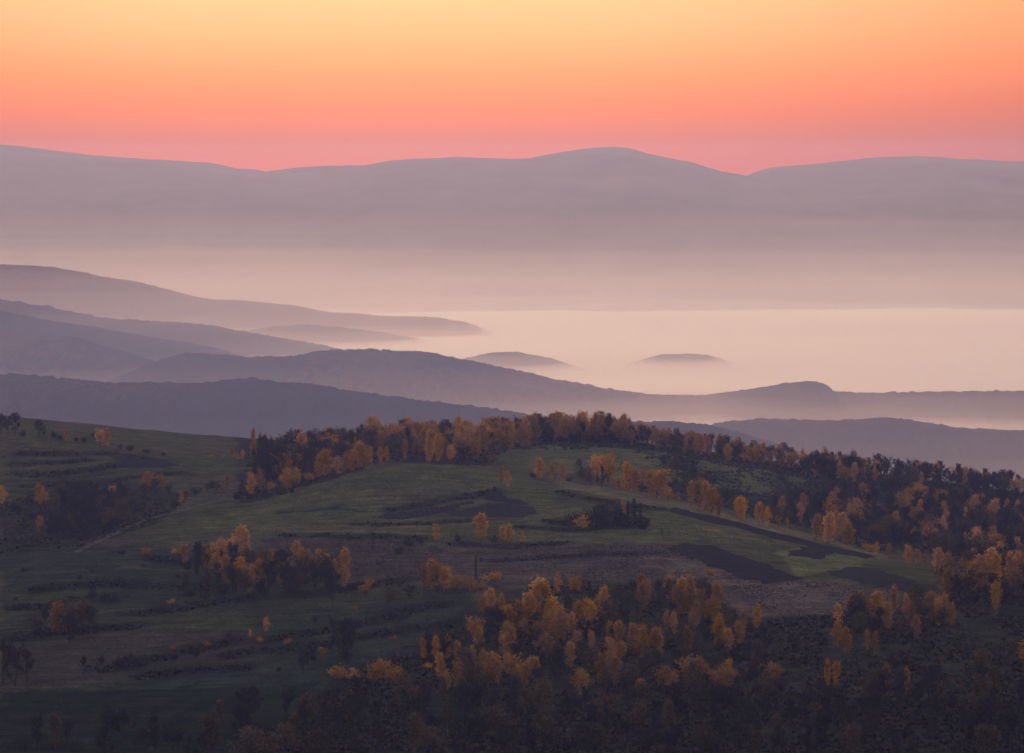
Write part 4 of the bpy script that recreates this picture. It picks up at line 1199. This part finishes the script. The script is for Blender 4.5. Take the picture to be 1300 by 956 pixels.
def tufts(name, label, X, Y, Z, size, cols, r, flat, blades):
    n = len(X)
    s = r.uniform(.5, 1.3, n) * size
    cols = np.array(cols)
    cc = cols[r.integers(0, len(cols), n)] * r.uniform(.7, 1.3, (n, 1))
    V = np.empty((n, blades, 3, 3))
    for b in range(blades):
        az = r.uniform(0, 6.28, n); sp_ = r.uniform(.2, .9, n) * s
        bx, by = np.cos(az), np.sin(az)
        wx, wy = -by * s * .45, bx * s * .45
        ox, oy = bx * sp_ * .35, by * sp_ * .35
        h = s * r.uniform(.5, 1.15, n) * flat
        V[:, b, 0] = np.column_stack([X + ox - wx, Y + oy - wy, Z - .05])
        V[:, b, 1] = np.column_stack([X + ox + wx, Y + oy + wy, Z - .05])
        V[:, b, 2] = np.column_stack([X + ox + bx * sp_, Y + oy + by * sp_, Z + h])
    F_ = np.arange(n * blades * 3).reshape(-1, 3)
    C = np.repeat(cc, blades * 3, 0)
    o = link(name, mesh_np(name, V.reshape(-1, 3), F_, tone_material(name + '_leaves', .3, .8), False, C))
    prop(o, label, kind='stuff')


scatter('undergrowth', 'dark scrub filling the floor of the front woods',
        [[(560, 800), (700, 745), (900, 750), (940, 790), (1180, 772), (1320, 700), (1320, 960), (300, 960), (430, 870)]], 18000, 1.3,
        [(0.0544, 0.0448, 0.0352), (0.0672, 0.0512, 0.0352), (0.0512, 0.0512, 0.0352), (0.096, 0.0576, 0.032)], 81, 670, 1060)
scatter('scrub', 'dark scrub under the ridge and valley woods',
        [[(300, 640), (320, 560), (700, 545), (1020, 595), (1320, 620), (1320, 712), (1110, 700), (960, 658), (860, 625), (800, 570), (640, 572), (620, 592), (480, 584), (380, 618)], [(0, 640), (110, 610), (240, 640), (180, 668), (110, 692), (0, 705)]], 14000, 1.2,
        [(0.0576, 0.0464, 0.0368), (0.072, 0.056, 0.0416), (0.0544, 0.0528, 0.0368), (0.096, 0.064, 0.0352)], 82, 960, 1345)
scatter('rough_grass', 'brown tussocky heath grass on the open slope',
        [[(330, 684), (560, 686), (860, 692), (960, 735), (1200, 745), (1180, 780), (940, 785), (880, 750), (700, 740), (520, 760), (440, 752)]], 14000, .55,
        [(0.12, 0.0912, 0.0768), (0.0992, 0.0768, 0.0672), (0.144, 0.1088, 0.0832), (0.088, 0.0688, 0.0576)], 83, 780, 1000, .45)
scatter('dry_grass', 'thin dry grass tufts across the terraces and meadows',
        [[(0, 560), (230, 584), (330, 640), (500, 590), (700, 615), (1000, 690), (560, 686), (440, 756), (600, 740), (560, 800), (300, 900), (0, 900)]], 12000, .45,
        [(.05, .05, .027), (.062, .052, .031), (.04, .042, .026)], 84, 690, 1240, .35)
# scrub along the terrace banks
bxs, bys = [], []
r_ = np.random.default_rng(5)
for sx, sy, A in bank_ground:
    k = int(170 * A)
    t = np.sort(r_.uniform(.06, .94, k)) * (len(sx) - 1)
    t = t[vnoise(t * .9, t * 0 + A, 77) > .36]
    bxs.append(np.interp(t, range(len(sx)), sx) + r_.normal(0, 1.0, len(t))); bys.append(np.interp(t, range(len(sy)), sy) + r_.normal(-.4, 1.5, len(t)))
bxs, bys = np.concatenate(bxs), np.concatenate(bys)
tufts('bank_scrub', 'low dark scrub growing along the terrace banks', bxs, bys, ground_at(bxs, bys), .95,
      [(0.0544, 0.048, 0.0352), (0.072, 0.0608, 0.0416), (0.0544, 0.056, 0.0384)], r_, .5, 6)

# ------------------------------------------------------------------ air, mist and fog
def box(name, x0, x1, y0, y1, z0, z1, mat, label):
    V = np.array([(x, y, z) for z in (z0, z1) for y in (y0, y1) for x in (x0, x1)], float)
    Fq = np.array([(0, 2, 3, 1), (4, 5, 7, 6), (0, 1, 5, 4), (2, 6, 7, 3), (0, 4, 6, 2), (1, 3, 7, 5)])
    o = link(name, mesh_np(name, V, Fq, mat))
    prop(o, label, kind='stuff')
    return o


def fog_bank(name, label, top, amp, x0, x1, y0, y1, mat, seed, nx=90, ny=110, ex=900, ey=700, ef=700, sx=2600, sy=900):
    """closed body of fog: a softly billowing top, a flat bottom under the valley floor"""
    xs = np.linspace(x0, x1, nx); ys = y0 + (y1 - y0) * np.linspace(0, 1, ny) ** 1.5
    X, Y = np.meshgrid(xs, ys)
    Zt = CZ + top + (fbm(X / sx, Y / sy, seed, 5) - .5) * 2 * amp * (1 + np.clip((Y - 9300) / 3300, 0, 2.0) * (ef > 1000))
    e = np.minimum(np.minimum(X - x0, x1 - X) / ex, np.minimum((Y - y0) / ey, (y1 - Y) / ef - fbm(X / 1800, Y / 1800, seed + 8, 4) * .9 * (ef > 1000)))
    zb = FLOOR - 20
    Zt = zb + 5 + (Zt - zb - 5) * sstep(e, -.05, 1)
    V = np.concatenate([np.stack([X, Y, Zt], -1).reshape(-1, 3), np.stack([X, Y, X * 0 + zb], -1).reshape(-1, 3)])
    Ft = grid_faces(nx, ny); n = nx * ny
    fs = [Ft, Ft[:, ::-1] + n]
    def strip(idx): return np.column_stack([idx[:-1], idx[:-1] + n, idx[1:] + n, idx[1:]])
    a = np.arange(nx); b = np.arange(ny) * nx
    fs += [strip(a), strip((a + (ny - 1) * nx)[::-1]), strip(b[::-1]), strip(b + nx - 1)]
    o = link(name, mesh_np(name, V, np.concatenate(fs), mat))
    prop(o, label, kind='stuff')


for k, (top, amp, a, b) in enumerate(((-105, 60, 8600, 21000), (-185, 48, 8000, 20800), (-265, 32, 7300, 20500), (-345, 28, 6800, 20000))):
    fog_bank('valley_mist', ('thin topmost veil of pale mist in front of the mountain slopes', 'upper layer of pale mist in front of the mountain slopes', 'middle layer of pale mist across the whole valley', 'lower layer of pale mist just above the fog')[k],
             top, amp, -7000, 7000, a, b, volume_material('thin_mist', MIST_C, MIST_D * (.10, .19, .36, .47)[k], .61), 201 + k * 31, 60, 90, 900, 1300)
fog_bank('valley_mist', 'thin blue air lying over the valley beyond the near hill', -150, 18, -6000, 6000, 1600, 9500, volume_material('blue_air', (.42, .58, 1.0), 4.2e-5, .6), 208, 50, 60, 900, 900, 1500)
fog_bank('hillside_mist', 'thin bluish mist hanging over the near hillside', -40, 5, -1300, 1300, 150, 2300, volume_material('blue_mist', NEAR_C, NEAR_D, .6), 205, 50, 50, 900, 180)
fog_bank('valley_fog', 'soft upper fog drifting round the wooded hills', -438, 24, -6500, 6500, 4200, 17500, volume_material('soft_fog', FOG_C, FOG1_D, .62), 202, 110, 150, 900, 700, 4000)
fog_bank('valley_fog', 'thicker fog just over the dense fog of the valley bottom', -470, 18, -6500, 6500, 3300, 17500, volume_material('thicker_fog', FOG_C, FOG1_D * 4, .62), 212, 110, 150, 900, 700, 4000)
fog_bank('valley_fog', 'dense pink fog lying in the valley bottom', -499, 13, -6500, 6500, 4900, 17500, volume_material('dense_fog', FOG_C, FOG2_D, .635), 203, 110, 150, 900, 1500, 4000)
fog_bank('valley_fog', 'drifting fog in the hollow behind the near wooded hill', -350, 26, -4500, 4500, 3500, 6800, volume_material('hollow_fog', FOG_C, FOG3_D, .6), 204, 70, 60)
fog_bank('hollow_mist', 'bluish mist pooled over the mixed wood behind the crest', -115, 3, 70, 520, 980, 1330, volume_material('pooled_mist', (.45, .62, 1.0), 1.0e-3, .6), 206, 40, 40, 160, 130, 130, 120, 120)
box('haze', -9000, 9000, -3500, 24500, FLOOR - 45, CZ + 420, volume_material('morning_haze', HAZE_C, HAZE_D, .6), 'even morning haze over the hills and valley')
